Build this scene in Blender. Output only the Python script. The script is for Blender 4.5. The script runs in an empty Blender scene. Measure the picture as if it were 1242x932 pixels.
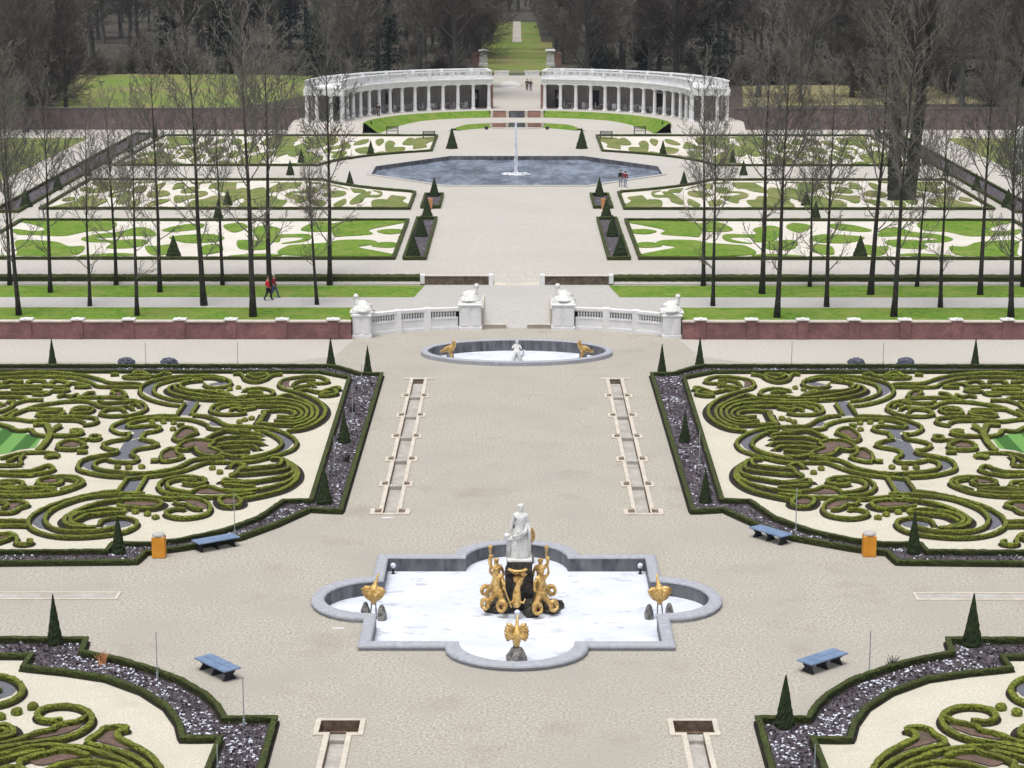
import bpy, bmesh, math, random
from mathutils import Vector, Matrix, noise
from mathutils.geometry import delaunay_2d_cdt
R = math.radians
SC = bpy.context.scene
COL = SC.collection
rnd = random.Random(7)

# ------------------------------------------------------------------ camera
F, CX, CY, H = 2600.0, 621.0, 466.0, 28.0
PIT = math.atan(554 / F)
YAW = math.atan(6 / F * math.cos(PIT))

def P(px, py, z=0.0):
    """point of the garden seen at a photograph pixel, at height z"""
    u, v = (px - CX) / F, -(py - CY) / F
    cp, sp = math.cos(PIT), math.sin(PIT)
    d = (u, cp + v * sp, -sp + v * cp)
    cy, sy = math.cos(YAW), math.sin(YAW)
    d = (d[0] * cy - d[1] * sy, d[0] * sy + d[1] * cy, d[2])
    t = (z - H) / d[2]
    return (d[0] * t, d[1] * t)

cam = bpy.data.cameras.new('camera')
cam.sensor_width = 36.0
cam.lens = 36.0 * F / 1242.0
cam.clip_start = 1.0
cam.clip_end = 6000.0
camo = bpy.data.objects.new('camera', cam)
COL.objects.link(camo)
camo.location = (0, 0, H)
camo.rotation_euler = (math.pi / 2 - PIT, 0, YAW)
SC.camera = camo

# ------------------------------------------------------------------ helpers
def tag(o, label=None, cat=None, group=None, kind=None):
    if label: o['label'] = label
    if cat: o['category'] = cat
    if group: o['group'] = group
    if kind: o['kind'] = kind
    return o

def empty(name, loc=(0, 0, 0), rz=0.0):
    o = bpy.data.objects.new(name, None)
    o.empty_display_size = 0.2
    COL.objects.link(o)
    o.location = loc
    o.rotation_euler = (0, 0, rz)
    return o

def obj(name, me, mats=None, parent=None, loc=None, rz=0.0, sc=None):
    o = bpy.data.objects.new(name, me)
    COL.objects.link(o)
    if mats is not None and not me.materials:
        for m in (mats if isinstance(mats, (list, tuple)) else [mats]):
            me.materials.append(m)
    if parent: o.parent = parent
    if loc is not None: o.location = loc
    o.rotation_euler = (0, 0, rz)
    if sc is not None: o.scale = sc if isinstance(sc, (list, tuple)) else (sc, sc, sc)
    return o

def copy_tree(o, parent=None):
    c = o.copy()
    COL.objects.link(c)
    c.parent = parent
    for ch in list(o.children):
        copy_tree(ch, c)
    return c

class MB:
    def __init__(s):
        s.v, s.f, s.m = [], [], []
    def add(s, vs, fs, mi=0):
        b = len(s.v)
        s.v += [tuple(p) for p in vs]
        s.f += [tuple(i + b for i in f) for f in fs]
        s.m += [mi] * len(fs)
    def box(s, x0, x1, y0, y1, z0, z1, mi=0):
        s.add([(x0, y0, z0), (x1, y0, z0), (x1, y1, z0), (x0, y1, z0), (x0, y0, z1), (x1, y0, z1), (x1, y1, z1), (x0, y1, z1)],
              [(0, 3, 2, 1), (4, 5, 6, 7), (0, 1, 5, 4), (1, 2, 6, 5), (2, 3, 7, 6), (3, 0, 4, 7)], mi)
    def bevbox(s, x0, x1, y0, y1, z0, z1, b=0.02, mi=0):
        vs = []
        for z, k in ((z0, 0), (z1 - b, 0), (z1, b)):
            vs += [(x0 + k, y0 + k, z), (x1 - k, y0 + k, z), (x1 - k, y1 - k, z), (x0 + k, y1 - k, z)]
        fs = [(0, 3, 2, 1), (8, 9, 10, 11)]
        for r in (0, 4):
            for i in range(4):
                j = (i + 1) % 4
                fs.append((r + i, r + j, r + 4 + j, r + 4 + i))
        s.add(vs, fs, mi)
    def obox(s, cx, cy, ang, lx, ly, z0, z1, mi=0):
        c, sn = math.cos(ang), math.sin(ang)
        vs = []
        for z in (z0, z1):
            for a, b in ((-1, -1), (1, -1), (1, 1), (-1, 1)):
                x, y = a * lx / 2, b * ly / 2
                vs.append((cx + x * c - y * sn, cy + x * sn + y * c, z))
        s.add(vs, [(0, 3, 2, 1), (4, 5, 6, 7), (0, 1, 5, 4), (1, 2, 6, 5), (2, 3, 7, 6), (3, 0, 4, 7)], mi)
    def tube(s, pts, rad, n=6, mi=0, cap=True):
        pts = [Vector(p) for p in pts]
        k = len(pts)
        rad = rad if isinstance(rad, (list, tuple)) else [rad] * k
        vs = []
        up = None
        for i, p in enumerate(pts):
            d = (pts[min(i + 1, k - 1)] - pts[max(i - 1, 0)])
            if d.length < 1e-6: d = Vector((0, 0, 1))
            d.normalize()
            if up is None:
                up = d.orthogonal().normalized()
            up = (up - d * up.dot(d))
            if up.length < 1e-5: up = d.orthogonal()
            up.normalize()
            w = d.cross(up)
            for j in range(n):
                a = 2 * math.pi * j / n
                vs.append(p + (up * math.cos(a) + w * math.sin(a)) * rad[i])
        fs = []
        for i in range(k - 1):
            for j in range(n):
                a, b = i * n + j, i * n + (j + 1) % n
                fs.append((a, b, b + n, a + n))
        if cap and n > 2:
            fs.append(tuple(range(n - 1, -1, -1)))
            fs.append(tuple(range((k - 1) * n, k * n)))
        s.add(vs, fs, mi)
    def lathe(s, prof, n=16, c=(0, 0, 0), mi=0, jit=0.0, rg=rnd):
        vs, fs = [], []
        for r, z in prof:
            for j in range(n):
                a = 2 * math.pi * j / n
                q = r * (1 + (rg.random() - .5) * 2 * jit)
                vs.append((c[0] + q * math.cos(a), c[1] + q * math.sin(a), c[2] + z))
        for i in range(len(prof) - 1):
            for j in range(n):
                a, b = i * n + j, i * n + (j + 1) % n
                fs.append((a, b, b + n, a + n))
        fs.append(tuple(range(n - 1, -1, -1)))
        fs.append(tuple(range((len(prof) - 1) * n, len(prof) * n)))
        s.add(vs, fs, mi)
    def blob(s, c, r, sub=2, amp=0.15, fr=2.0, mi=0, flat=False):
        bm = bmesh.new()
        bmesh.ops.create_icosphere(bm, subdivisions=sub, radius=1.0)
        r = r if isinstance(r, (list, tuple)) else (r, r, r)
        off = Vector((rnd.random() * 50, rnd.random() * 50, 0))
        bm.verts.index_update()
        vs = []
        for v in bm.verts:
            k = 1 + amp * noise.noise(v.co * fr + off)
            z = v.co.z * r[2] * k
            if flat: z = max(z, -.25 * r[2])
            vs.append((c[0] + v.co.x * r[0] * k, c[1] + v.co.y * r[1] * k, c[2] + z))
        fs = [tuple(v.index for v in f.verts) for f in bm.faces]
        bm.free()
        s.add(vs, fs, mi)
    def poly(s, pts, z, mi=0):
        """flat sheet; pts is an outline"""
        n = len(pts)
        a = sum(pts[i][0] * pts[(i + 1) % n][1] - pts[(i + 1) % n][0] * pts[i][1] for i in range(n))
        if a < 0: pts = pts[::-1]
        vs, fs = tri(pts)
        s.add([(x, y, z) for x, y in vs], fs, mi)
    def prism(s, pts, z0, z1, mi=0, bottom=False):
        n = len(pts)
        a = sum(pts[i][0] * pts[(i + 1) % n][1] - pts[(i + 1) % n][0] * pts[i][1] for i in range(n))
        if a < 0: pts = pts[::-1]
        s.poly(pts, z1, mi)
        vs = [(x, y, z0) for x, y in pts] + [(x, y, z1) for x, y in pts]
        s.add(vs, [(i, (i + 1) % n, n + (i + 1) % n, n + i) for i in range(n)], mi)
    def mesh(s, name, smooth=False):
        me = bpy.data.meshes.new(name)
        me.from_pydata(s.v, [], s.f)
        if any(s.m): me.polygons.foreach_set('material_index', s.m)
        if smooth: me.polygons.foreach_set('use_smooth', [True] * len(s.f))
        me.update()
        return me
    def build(s, name, mats, parent=None, smooth=False, loc=None, rz=0.0):
        return obj(name, s.mesh(name, smooth), mats, parent, loc, rz)

def pt_in(p, poly):
    c = False
    n = len(poly)
    for i in range(n):
        a, b = poly[i], poly[(i + 1) % n]
        if (a[1] > p[1]) != (b[1] > p[1]) and p[0] < (b[0] - a[0]) * (p[1] - a[1]) / (b[1] - a[1]) + a[0]: c = not c
    return c

def tri(outer, holes=()):
    vs, ed = [], []
    for lp in [outer] + list(holes):
        b, n = len(vs), len(lp)
        vs += [Vector((p[0], p[1])) for p in lp]
        ed += [(b + i, b + (i + 1) % n) for i in range(n)]
    r = delaunay_2d_cdt(vs, ed, [], 0 if holes else 1, 1e-5)
    out = []
    for f in r[2]:
        if holes:
            cx, cy = sum(r[0][i].x for i in f) / 3, sum(r[0][i].y for i in f) / 3
            if not pt_in((cx, cy), outer) or any(pt_in((cx, cy), hl) for hl in holes): continue
        a, b, c = (r[0][i] for i in f[:3])
        out.append(tuple(f) if (b - a).cross(c - a) > 0 else tuple(f[::-1]))
    return [(v.x, v.y) for v in r[0]], out

def sheet(name, outer, z, m, holes=(), parent=None):
    mb = MB()
    vs, fs = tri(outer, holes)
    mb.add([(x, y, z) for x, y in vs], fs)
    return mb.build(name, m, parent)

def rect(x0, x1, y0, y1):
    return [(x0, y0), (x1, y0), (x1, y1), (x0, y1)]

def struct(o): return tag(o, kind='structure')

def crom(pts, closed=False, step=0.22):
    """smooth curve through points, resampled"""
    n = len(pts)
    if n == 2 and not closed:
        q = pts
        dense = [(q[0][0] + (q[1][0] - q[0][0]) * t / 20, q[0][1] + (q[1][1] - q[0][1]) * t / 20) for t in range(21)]
    else:
        dense = []
        rng = n if closed else n - 1
        for i in range(rng):
            if closed: p = [pts[(i + k - 1) % n] for k in range(4)]
            else: p = [pts[max(0, min(n - 1, i + k - 1))] for k in range(4)]
            for t in range(10):
                u = t / 10
                c = []
                for a in (0, 1):
                    p0, p1, p2, p3 = (q[a] for q in p)
                    c.append(.5 * (2 * p1 + (p2 - p0) * u + (2 * p0 - 5 * p1 + 4 * p2 - p3) * u * u + (3 * p1 - p0 - 3 * p2 + p3) * u ** 3))
                dense.append(tuple(c))
        dense.append(pts[0] if closed else pts[-1])
    out, acc = [dense[0]], 0.0
    for a, b in zip(dense, dense[1:]):
        L = math.hypot(b[0] - a[0], b[1] - a[1])
        while L > 0 and acc + L >= step:
            t = (step - acc) / L
            a = (a[0] + (b[0] - a[0]) * t, a[1] + (b[1] - a[1]) * t)
            out.append(a)
            L = math.hypot(b[0] - a[0], b[1] - a[1])
            acc = 0.0
        acc += L
    if not closed and math.hypot(out[-1][0] - dense[-1][0], out[-1][1] - dense[-1][1]) > step * .3: out.append(dense[-1])
    return out

def line(pts, closed=False, step=.25):
    """straight-edged resampling, keeps corners"""
    out = []
    n = len(pts)
    for i in range(n if closed else n - 1):
        a, b = pts[i], pts[(i + 1) % n]
        L = math.hypot(b[0] - a[0], b[1] - a[1])
        k = max(1, int(L / step))
        out += [(a[0] + (b[0] - a[0]) * t / k, a[1] + (b[1] - a[1]) * t / k) for t in range(k)]
    if not closed: out.append(pts[-1])
    return out

HPROF = ((-.36, 0), (-.46, .5), (-.53, .84), (-.42, .99), (0, 1.03), (.42, .99), (.53, .84), (.46, .5), (.36, 0))
def hedge(mb, pts, w=.36, h=.36, z0=0.0, closed=False, jit=.022, rg=rnd):
    n = len(pts)
    if n < 2: return
    h = h * (1 + (rg.random() - .5) * .12)
    k = len(HPROF)
    vs, fs = [], []
    for i, p in enumerate(pts):
        a = pts[(i - 1) % n] if closed else pts[max(0, i - 1)]
        b = pts[(i + 1) % n] if closed else pts[min(n - 1, i + 1)]
        d1 = Vector((p[0] - a[0], p[1] - a[1])); d2 = Vector((b[0] - p[0], b[1] - p[1]))
        if d1.length < 1e-6: d1 = d2.copy()
        if d2.length < 1e-6: d2 = d1.copy()
        if d1.length < 1e-6: d1 = d2 = Vector((1, 0))
        d1.normalize(); d2.normalize()
        t = d1 + d2
        if t.length < .3: t = d2.copy()
        t.normalize()
        nn = Vector((-t.y, t.x))
        mit = min(1.45, 1 / max(.3, nn.dot(Vector((-d2.y, d2.x)))))
        e = 1.0
        if not closed and i in (0, n - 1): e = .7
        for (s, q) in HPROF:
            jx = 0 if q == 0 else (rg.random() - .5) * 2 * jit
            jz = 0 if q == 0 else (rg.random() - .5) * 1.6 * jit
            o = s * w * e * mit + jx
            vs.append((p[0] + nn.x * o, p[1] + nn.y * o, z0 + q * h * (1 if e == 1 else .93) + jz))
    for i in range(n if closed else n - 1):
        for j in range(k - 1):
            a, b = i * k + j, ((i + 1) % n) * k + j
            fs.append((a, a + 1, b + 1, b))
    if not closed:
        fs.append(tuple(range(k - 1, -1, -1)))
        fs.append(tuple(range((n - 1) * k, n * k)))
    fs = [f[::-1] for f in fs]
    mb.add(vs, fs)

def skin(verts, edges, sub=1, name='figure', smooth=True):
    """one continuous figure grown from a skeleton; verts: [(co, r)]"""
    me = bpy.data.meshes.new('tmp')
    me.from_pydata([v[0] for v in verts], edges, [])
    o = bpy.data.objects.new('tmp', me)
    COL.objects.link(o)
    md = o.modifiers.new('s', 'SKIN')
    md.use_smooth_shade = smooth
    for i, v in enumerate(verts):
        r = v[1]
        sv = me.skin_vertices[0].data[i]
        sv.radius = (r, r) if not isinstance(r, tuple) else r
        sv.use_root = (i == 0)
    if sub:
        m2 = o.modifiers.new('u', 'SUBSURF'); m2.levels = sub; m2.render_levels = sub
    bpy.context.view_layer.update()
    dg = bpy.context.evaluated_depsgraph_get()
    out = bpy.data.meshes.new_from_object(o.evaluated_get(dg))
    out.name = name
    out.materials.clear()
    bpy.data.objects.remove(o)
    bpy.data.meshes.remove(me)
    return out

def addmesh(mb, me, mat4=None, mi=0):
    vs = [(mat4 @ v.co) if mat4 else v.co.copy() for v in me.vertices]
    mb.add(vs, [tuple(p.vertices) for p in me.polygons], mi)

# ------------------------------------------------------------------ materials
def mat(name, c1, c2=None, scale=4.0, rough=.9, big=None, bigscale=.2, bump=0.0, bscale=20.0, metal=0.0, contrast=(.35, .65), obj_random=None, spec=.3, detail=4.0, stretch=None, local=False, third=None):
    m = bpy.data.materials.new(name)
    m.use_nodes = True
    nt = m.node_tree
    bs = nt.nodes['Principled BSDF']
    bs.inputs['Roughness'].default_value = rough
    bs.inputs['Metallic'].default_value = metal
    bs.inputs['Specular IOR Level'].default_value = spec
    c2 = c2 or c1
    if local:
        tc = nt.nodes.new('ShaderNodeTexCoord'); vec = tc.outputs['Object']
    else:
        ge = nt.nodes.new('ShaderNodeNewGeometry'); vec = ge.outputs['Position']
    if stretch:
        mp = nt.nodes.new('ShaderNodeMapping'); mp.inputs['Scale'].default_value = stretch
        nt.links.new(vec, mp.inputs['Vector']); vec = mp.outputs['Vector']
    def nz(sc, det):
        n = nt.nodes.new('ShaderNodeTexNoise'); n.inputs['Scale'].default_value = sc; n.inputs['Detail'].default_value = det
        n.inputs['Roughness'].default_value = .62
        nt.links.new(vec, n.inputs['Vector']); return n.outputs['Fac']
    rp = nt.nodes.new('ShaderNodeValToRGB')
    rp.color_ramp.elements[0].position, rp.color_ramp.elements[1].position = contrast
    rp.color_ramp.elements[0].color = (*c1, 1); rp.color_ramp.elements[1].color = (*c2, 1)
    nt.links.new(nz(scale, detail), rp.inputs['Fac'])
    colr = rp.outputs['Color']
    def mixin(colr, other, sc, lo, hi, det=3.0):
        r2 = nt.nodes.new('ShaderNodeValToRGB')
        r2.color_ramp.elements[0].position, r2.color_ramp.elements[1].position = lo, hi
        nt.links.new(nz(sc, det), r2.inputs['Fac'])
        mx = nt.nodes.new('ShaderNodeMixRGB')
        nt.links.new(r2.outputs['Color'], mx.inputs['Fac']); nt.links.new(colr, mx.inputs[1]); mx.inputs[2].default_value = (*other, 1)
        return mx.outputs['Color']
    if big: colr = mixin(colr, big, bigscale, .42, .72)
    if third: colr = mixin(colr, third[0], third[1], third[2], third[3], 5.0)
    if obj_random:
        oi = nt.nodes.new('ShaderNodeObjectInfo')
        mx = nt.nodes.new('ShaderNodeMixRGB')
        nt.links.new(oi.outputs['Random'], mx.inputs['Fac']); nt.links.new(colr, mx.inputs[1]); mx.inputs[2].default_value = (*obj_random, 1)
        colr = mx.outputs['Color']
    nt.links.new(colr, bs.inputs['Base Color'])
    if bump:
        b = nt.nodes.new('ShaderNodeBump'); b.inputs['Strength'].default_value = bump; b.inputs['Distance'].default_value = .05
        nt.links.new(nz(bscale, 3.0), b.inputs['Height']); nt.links.new(b.outputs['Normal'], bs.inputs['Normal'])
    return m

M = {}
M['gravel'] = mat('gravel', (.205, .189, .158), (.55, .513, .447), 9, .95, (.345, .322, .28), .2, detail=10.0, third=((.27, .235, .185), .3, .56, .90), contrast=(.30, .70))
M['ugravel'] = mat('pale_gravel', (.38, .36, .325), (.51, .49, .445), 6, .95, (.42, .395, .35), .10, bump=.15, bscale=14)
M['cream'] = mat('cream_gravel', (.43, .40, .32), (.645, .615, .515), 11, .95, (.50, .465, .38), .35, detail=8.0, third=((.42, .385, .30), .5, .58, .86), bump=.2, bscale=28)
M['greygravel'] = mat('blue_grey_chippings', (.085, .09, .11), (.17, .175, .2), 14, .95)
M['soil'] = mat('red_brown_soil', (.10, .062, .05), (.19, .125, .105), 7, .95, (.09, .07, .05), .8)
M['bedsoil'] = mat('bed_soil_with_snow', (.018, .014, .017), (.105, .088, .10), 8, .95, (.10, .085, .10), 1.2, bump=.7, bscale=9, third=((.5, .51, .57), 4.2, .60, .67))
M['box'] = mat('clipped_box', (.022, .036, .008), (.29, .33, .045), 11, .85, (.105, .11, .024), .3, bump=1.0, bscale=30, spec=.2)
M['boxdark'] = mat('dark_box', (.014, .022, .008), (.09, .112, .026), 10, .85, (.045, .055, .018), .3, bump=.8, bscale=26, spec=.2)
M['yew'] = mat('clipped_yew', (.010, .018, .009), (.038, .058, .020), 10, .85, bump=.8, bscale=25, spec=.15)
M['lawn'] = mat('lawn_grass', (.07, .15, .016), (.155, .26, .034), 2.2, .95, (.19, .235, .055), .45, bump=.5, bscale=10, spec=.1)
M['dullgrass'] = mat('worn_grass', (.095, .14, .032), (.165, .21, .062), 2.0, .95, (.23, .215, .095), .3, bump=.5, bscale=10, spec=.1)
M['parkgrass'] = mat('park_grass', (.12, .18, .04), (.19, .25, .065), .8, .95, (.22, .19, .09), .10, spec=.1)
M['drygrass'] = mat('dry_grass', (.17, .165, .075), (.26, .24, .12), 1.0, .95, (.2, .17, .1), .1, spec=.1)
M['path'] = mat('grey_path', (.37, .36, .34), (.47, .455, .43), 6, .95, (.41, .40, .375), .2)
M['stone'] = mat('pale_stone', (.50, .45, .375), (.62, .57, .49), 6, .85, (.46, .42, .36), 1.0)
M['gutter'] = mat('gutter_stone', (.36, .345, .31), (.47, .45, .42), 5, .85, (.3, .28, .24), .8)
M['dark'] = mat('dark_pit', (.09, .062, .044), (.20, .145, .105), 4, .95)
M['white'] = mat('white_paint', (.74, .74, .75), (.82, .82, .82), 3, .6, (.68, .69, .70), 1.3)
M['marble'] = mat('weathered_marble', (.62, .62, .60), (.82, .82, .81), 6, .6, (.50, .50, .47), 2.6, bump=.3, bscale=10)
M['snow'] = mat('snow_and_ice', (.60, .64, .72), (.70, .73, .80), 2.5, .75, (.54, .58, .67), .5, third=((.36, .38, .43), 1.4, .56, .74), stretch=(.7, 1.2, 1))
M['rim'] = mat('blue_stone_rim', (.29, .305, .345), (.40, .415, .455), 4, .75, (.34, .35, .375), .7)
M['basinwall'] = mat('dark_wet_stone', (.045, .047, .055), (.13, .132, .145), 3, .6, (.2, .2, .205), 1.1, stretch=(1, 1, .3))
M['gold'] = mat('gilding', (.52, .29, .065), (.88, .63, .26), 9, .38, (.30, .155, .03), 4.0, metal=.30, bump=.6, bscale=14, spec=.5)
M['rock'] = mat('black_rock', (.015, .014, .013), (.09, .085, .075), 5, .9, (.05, .05, .035), 2, bump=1.0, bscale=8)
M['greyrock'] = mat('grey_rock', (.13, .125, .115), (.36, .34, .31), 6, .9, (.05, .05, .05), 4, bump=1.0, bscale=9)
M['bench'] = mat('blue_bench_paint', (.125, .185, .305), (.185, .255, .375), 2.5, .5, stretch=(1, 1, 1))
M['benchleg'] = mat('bench_leg_iron', (.012, .013, .017), (.03, .03, .035), 3, .6)
M['orange'] = mat('orange_paint', (.62, .25, .02), (.70, .31, .035), 2, .5)
M['metal'] = mat('grey_metal', (.28, .33, .33), (.36, .41, .41), 3, .45)
M['cone_terra'] = mat('terracotta', (.5, .22, .09), (.6, .3, .14), 4, .8)
M['shrubgrey'] = mat('blue_grey_foliage', (.05, .055, .08), (.13, .135, .18), 9, .9, bump=.8)
M['bark'] = mat('bark', (.016, .014, .013), (.05, .045, .038), 5, .95, (.05, .055, .038), .8, bump=.5, bscale=10, local=True)
M['twig'] = mat('twigs', (.125, .115, .098), (.215, .20, .17), .5, .95, local=True, obj_random=(.12, .115, .10))
M['wood1'] = mat('wood_bark', (.10, .097, .09), (.20, .195, .185), .6, .95, (.07, .072, .05), .3, local=True, obj_random=(.07, .064, .062))
M['wood2'] = mat('wood_twigs', (.15, .138, .118), (.29, .272, .235), .35, .95, local=True, obj_random=(.085, .072, .062))
M['evergreen'] = mat('evergreen', (.016, .028, .022), (.065, .085, .055), 1.2, .9, local=True, obj_random=(.02, .034, .03))
M['ivy'] = mat('ivy_leaves', (.03, .036, .022), (.10, .105, .07), 1.6, .8, local=True)
M['litter'] = mat('leaf_litter', (.035, .03, .026), (.08, .066, .054), 1.2, .95, (.05, .055, .03), .05)
M['cone_dark'] = mat('dark_slats', (.10, .076, .058), (.22, .175, .135), 3, .9)
M['cream2'] = mat('pale_parterre_gravel', (.56, .53, .47), (.66, .63, .57), 5, .95, (.54, .50, .43), .2)
M['farcope'] = mat('dark_coping', (.10, .09, .10), (.16, .14, .145), 2, .9)
M['snowscrap'] = mat('old_snow', (.5, .49, .47), (.62, .61, .60), 4, .9)
M['shade_soil'] = mat('dark_shade_soil', (.012, .010, .008), (.03, .025, .02), 8, .95)  # near-black soil tone that also paints the shade line at hedge feet
M['redleaf'] = mat('russet_leaves', (.12, .05, .03), (.22, .10, .06), 2, .9, local=True)
M['backwall'] = mat('mauve_back_wall', (.40, .36, .355), (.55, .51, .50), 1.2, .9, (.25, .22, .22), 3, stretch=(6, 6, .3))
M['doordark'] = mat('dark_doorway', (.02, .02, .024), (.035, .034, .04), 2, .6)
M['chairwhite'] = mat('white_chair_paint', (.6, .6, .62), (.72, .72, .74), 3, .5)
M['skin'] = mat('skin_tone', (.42, .26, .19), (.5, .32, .24), 8, .6)

def brickmat(name, a, b, mortar, scale=1.0, axis='x'):
    m = bpy.data.materials.new(name); m.use_nodes = True
    nt = m.node_tree; bs = nt.nodes['Principled BSDF']; bs.inputs['Roughness'].default_value = .9
    ge = nt.nodes.new('ShaderNodeNewGeometry'); sp = nt.nodes.new('ShaderNodeSeparateXYZ'); cb = nt.nodes.new('ShaderNodeCombineXYZ')
    ad = nt.nodes.new('ShaderNodeMath'); ad.operation = 'ADD'
    nt.links.new(ge.outputs['Position'], sp.inputs[0])
    nt.links.new(sp.outputs['X'], ad.inputs[0]); nt.links.new(sp.outputs['Y'], ad.inputs[1])
    nt.links.new(ad.outputs[0], cb.inputs['X']); nt.links.new(sp.outputs['Z'], cb.inputs['Y'])
    br = nt.nodes.new('ShaderNodeTexBrick'); br.inputs['Scale'].default_value = 2.6 * scale
    br.inputs['Color1'].default_value = (*a, 1); br.inputs['Color2'].default_value = (*b, 1); br.inputs['Mortar'].default_value = (*mortar, 1)
    br.inputs['Mortar Size'].default_value = .018
    nt.links.new(cb.outputs[0], br.inputs['Vector'])
    n = nt.nodes.new('ShaderNodeTexNoise'); n.inputs['Scale'].default_value = .9; n.inputs['Detail'].default_value = 6
    nt.links.new(ge.outputs['Position'], n.inputs['Vector'])
    rp = nt.nodes.new('ShaderNodeValToRGB'); rp.color_ramp.elements[0].position = .3; rp.color_ramp.elements[1].position = .7
    rp.color_ramp.elements[0].color = (.62, .62, .62, 1); rp.color_ramp.elements[1].color = (1.15, 1.1, 1.1, 1)
    nt.links.new(n.outputs['Fac'], rp.inputs['Fac'])
    mx = nt.nodes.new('ShaderNodeMixRGB'); mx.blend_type = 'MULTIPLY'; mx.inputs['Fac'].default_value = 1
    nt.links.new(br.outputs['Color'], mx.inputs[1]); nt.links.new(rp.outputs['Color'], mx.inputs[2])
    nt.links.new(mx.outputs['Color'], bs.inputs['Base Color'])
    return m
M['brick'] = brickmat('plum_brick', (.19, .085, .085), (.26, .125, .12), (.22, .15, .145))
M['farbrick'] = brickmat('old_mauve_brick', (.16, .115, .118), (.22, .16, .158), (.18, .145, .145))
M['redbrick'] = brickmat('orange_red_brick', (.28, .15, .115), (.34, .19, .15), (.34, .25, .21))

def stripemat():
    m = bpy.data.materials.new('striped_lawn'); m.use_nodes = True
    nt = m.node_tree; bs = nt.nodes['Principled BSDF']; bs.inputs['Roughness'].default_value = .95
    ge = nt.nodes.new('ShaderNodeNewGeometry'); sp = nt.nodes.new('ShaderNodeSeparateXYZ')
    nt.links.new(ge.outputs['Position'], sp.inputs[0])
    ab = nt.nodes.new('ShaderNodeMath'); ab.operation = 'ABSOLUTE'; nt.links.new(sp.outputs['X'], ab.inputs[0])
    s = nt.nodes.new('ShaderNodeMath'); s.operation = 'MULTIPLY'; s.inputs[1].default_value = 1.0 / .85
    nt.links.new(ab.outputs[0], s.inputs[0])
    md = nt.nodes.new('ShaderNodeMath'); md.operation = 'PINGPONG'; md.inputs[1].default_value = 1.0
    nt.links.new(s.outputs[0], md.inputs[0])
    rp = nt.nodes.new('ShaderNodeValToRGB'); rp.color_ramp.elements[0].position = .46; rp.color_ramp.elements[1].position = .54
    rp.color_ramp.elements[0].color = (.03, .115, .012, 1); rp.color_ramp.elements[1].color = (.12, .28, .06, 1)
    nt.links.new(md.outputs[0], rp.inputs['Fac']); nt.links.new(rp.outputs['Color'], bs.inputs['Base Color'])
    return m
M['stripes'] = stripemat()

def watermat():
    m = bpy.data.materials.new('pond_water'); m.use_nodes = True
    nt = m.node_tree; bs = nt.nodes['Principled BSDF']
    bs.inputs['Roughness'].default_value = .22; bs.inputs['IOR'].default_value = 1.33
    g2 = nt.nodes.new('ShaderNodeNewGeometry'); mp = nt.nodes.new('ShaderNodeMapping'); mp.inputs['Scale'].default_value = (1.0, .35, 1); n2 = nt.nodes.new('ShaderNodeTexNoise'); n2.inputs['Scale'].default_value = .45; n2.inputs['Detail'].default_value = 9; n2.inputs['Roughness'].default_value = .72
    r2 = nt.nodes.new('ShaderNodeValToRGB'); r2.color_ramp.elements[0].position = .40; r2.color_ramp.elements[1].position = .60
    r2.color_ramp.elements[0].color = (.10, .12, .155, 1); r2.color_ramp.elements[1].color = (.26, .31, .39, 1)
    nt.links.new(g2.outputs['Position'], mp.inputs['Vector']); nt.links.new(mp.outputs['Vector'], n2.inputs['Vector']); nt.links.new(n2.outputs['Fac'], r2.inputs['Fac']); nt.links.new(r2.outputs['Color'], bs.inputs['Base Color'])
    ge = nt.nodes.new('ShaderNodeNewGeometry'); n = nt.nodes.new('ShaderNodeTexNoise'); n.inputs['Scale'].default_value = 1.6; n.inputs['Detail'].default_value = 5
    nt.links.new(ge.outputs['Position'], n.inputs['Vector'])
    b = nt.nodes.new('ShaderNodeBump'); b.inputs['Strength'].default_value = .55; b.inputs['Distance'].default_value = .35
    nt.links.new(n.outputs['Fac'], b.inputs['Height']); nt.links.new(b.outputs['Normal'], bs.inputs['Normal'])
    return m
M['water'] = watermat()
M['jet'] = mat('white_spray', (.8, .84, .9), (.88, .9, .95), 3, .6)
# ------------------------------------------------------------------ levels
Z1, Z2, Z3 = 1.25, 1.9, 3.2
YW = 146.5                                   # brick terrace wall
def mir(pts, sx): return [(sx * p[0], p[1]) for p in pts]
SIDE = {1: 'left', -1: 'right'}              # traced on the left, mirrored to the right

# Venus basin outlines ---------------------------------------------------
BC = (0.0, 87.0)
def cross_outline(half, lw, ld, n=14):
    pts = []
    for k in range(4):
        c, s = math.cos(k * math.pi / 2), math.sin(k * math.pi / 2)
        q = [(half, -half)]
        for i in range(n + 1):
            a = -math.pi / 2 + math.pi * i / n
            q.append((half + (ld - half) * math.cos(a), lw * math.sin(a)))
        pts += [(BC[0] + x * c - y * s, BC[1] + x * s + y * c) for x, y in q]
    return pts
B_OUT, B_MID, B_IN = cross_outline(6.3, 2.85, 8.72), cross_outline(6.05, 2.6, 8.45), cross_outline(5.78, 2.3, 8.15)
EC = (0.0, 141.0)
def ell(a, b, n=64): return [(EC[0] + a * math.cos(2 * math.pi * i / n), EC[1] + b * math.sin(2 * math.pi * i / n)) for i in range(n)]

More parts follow.
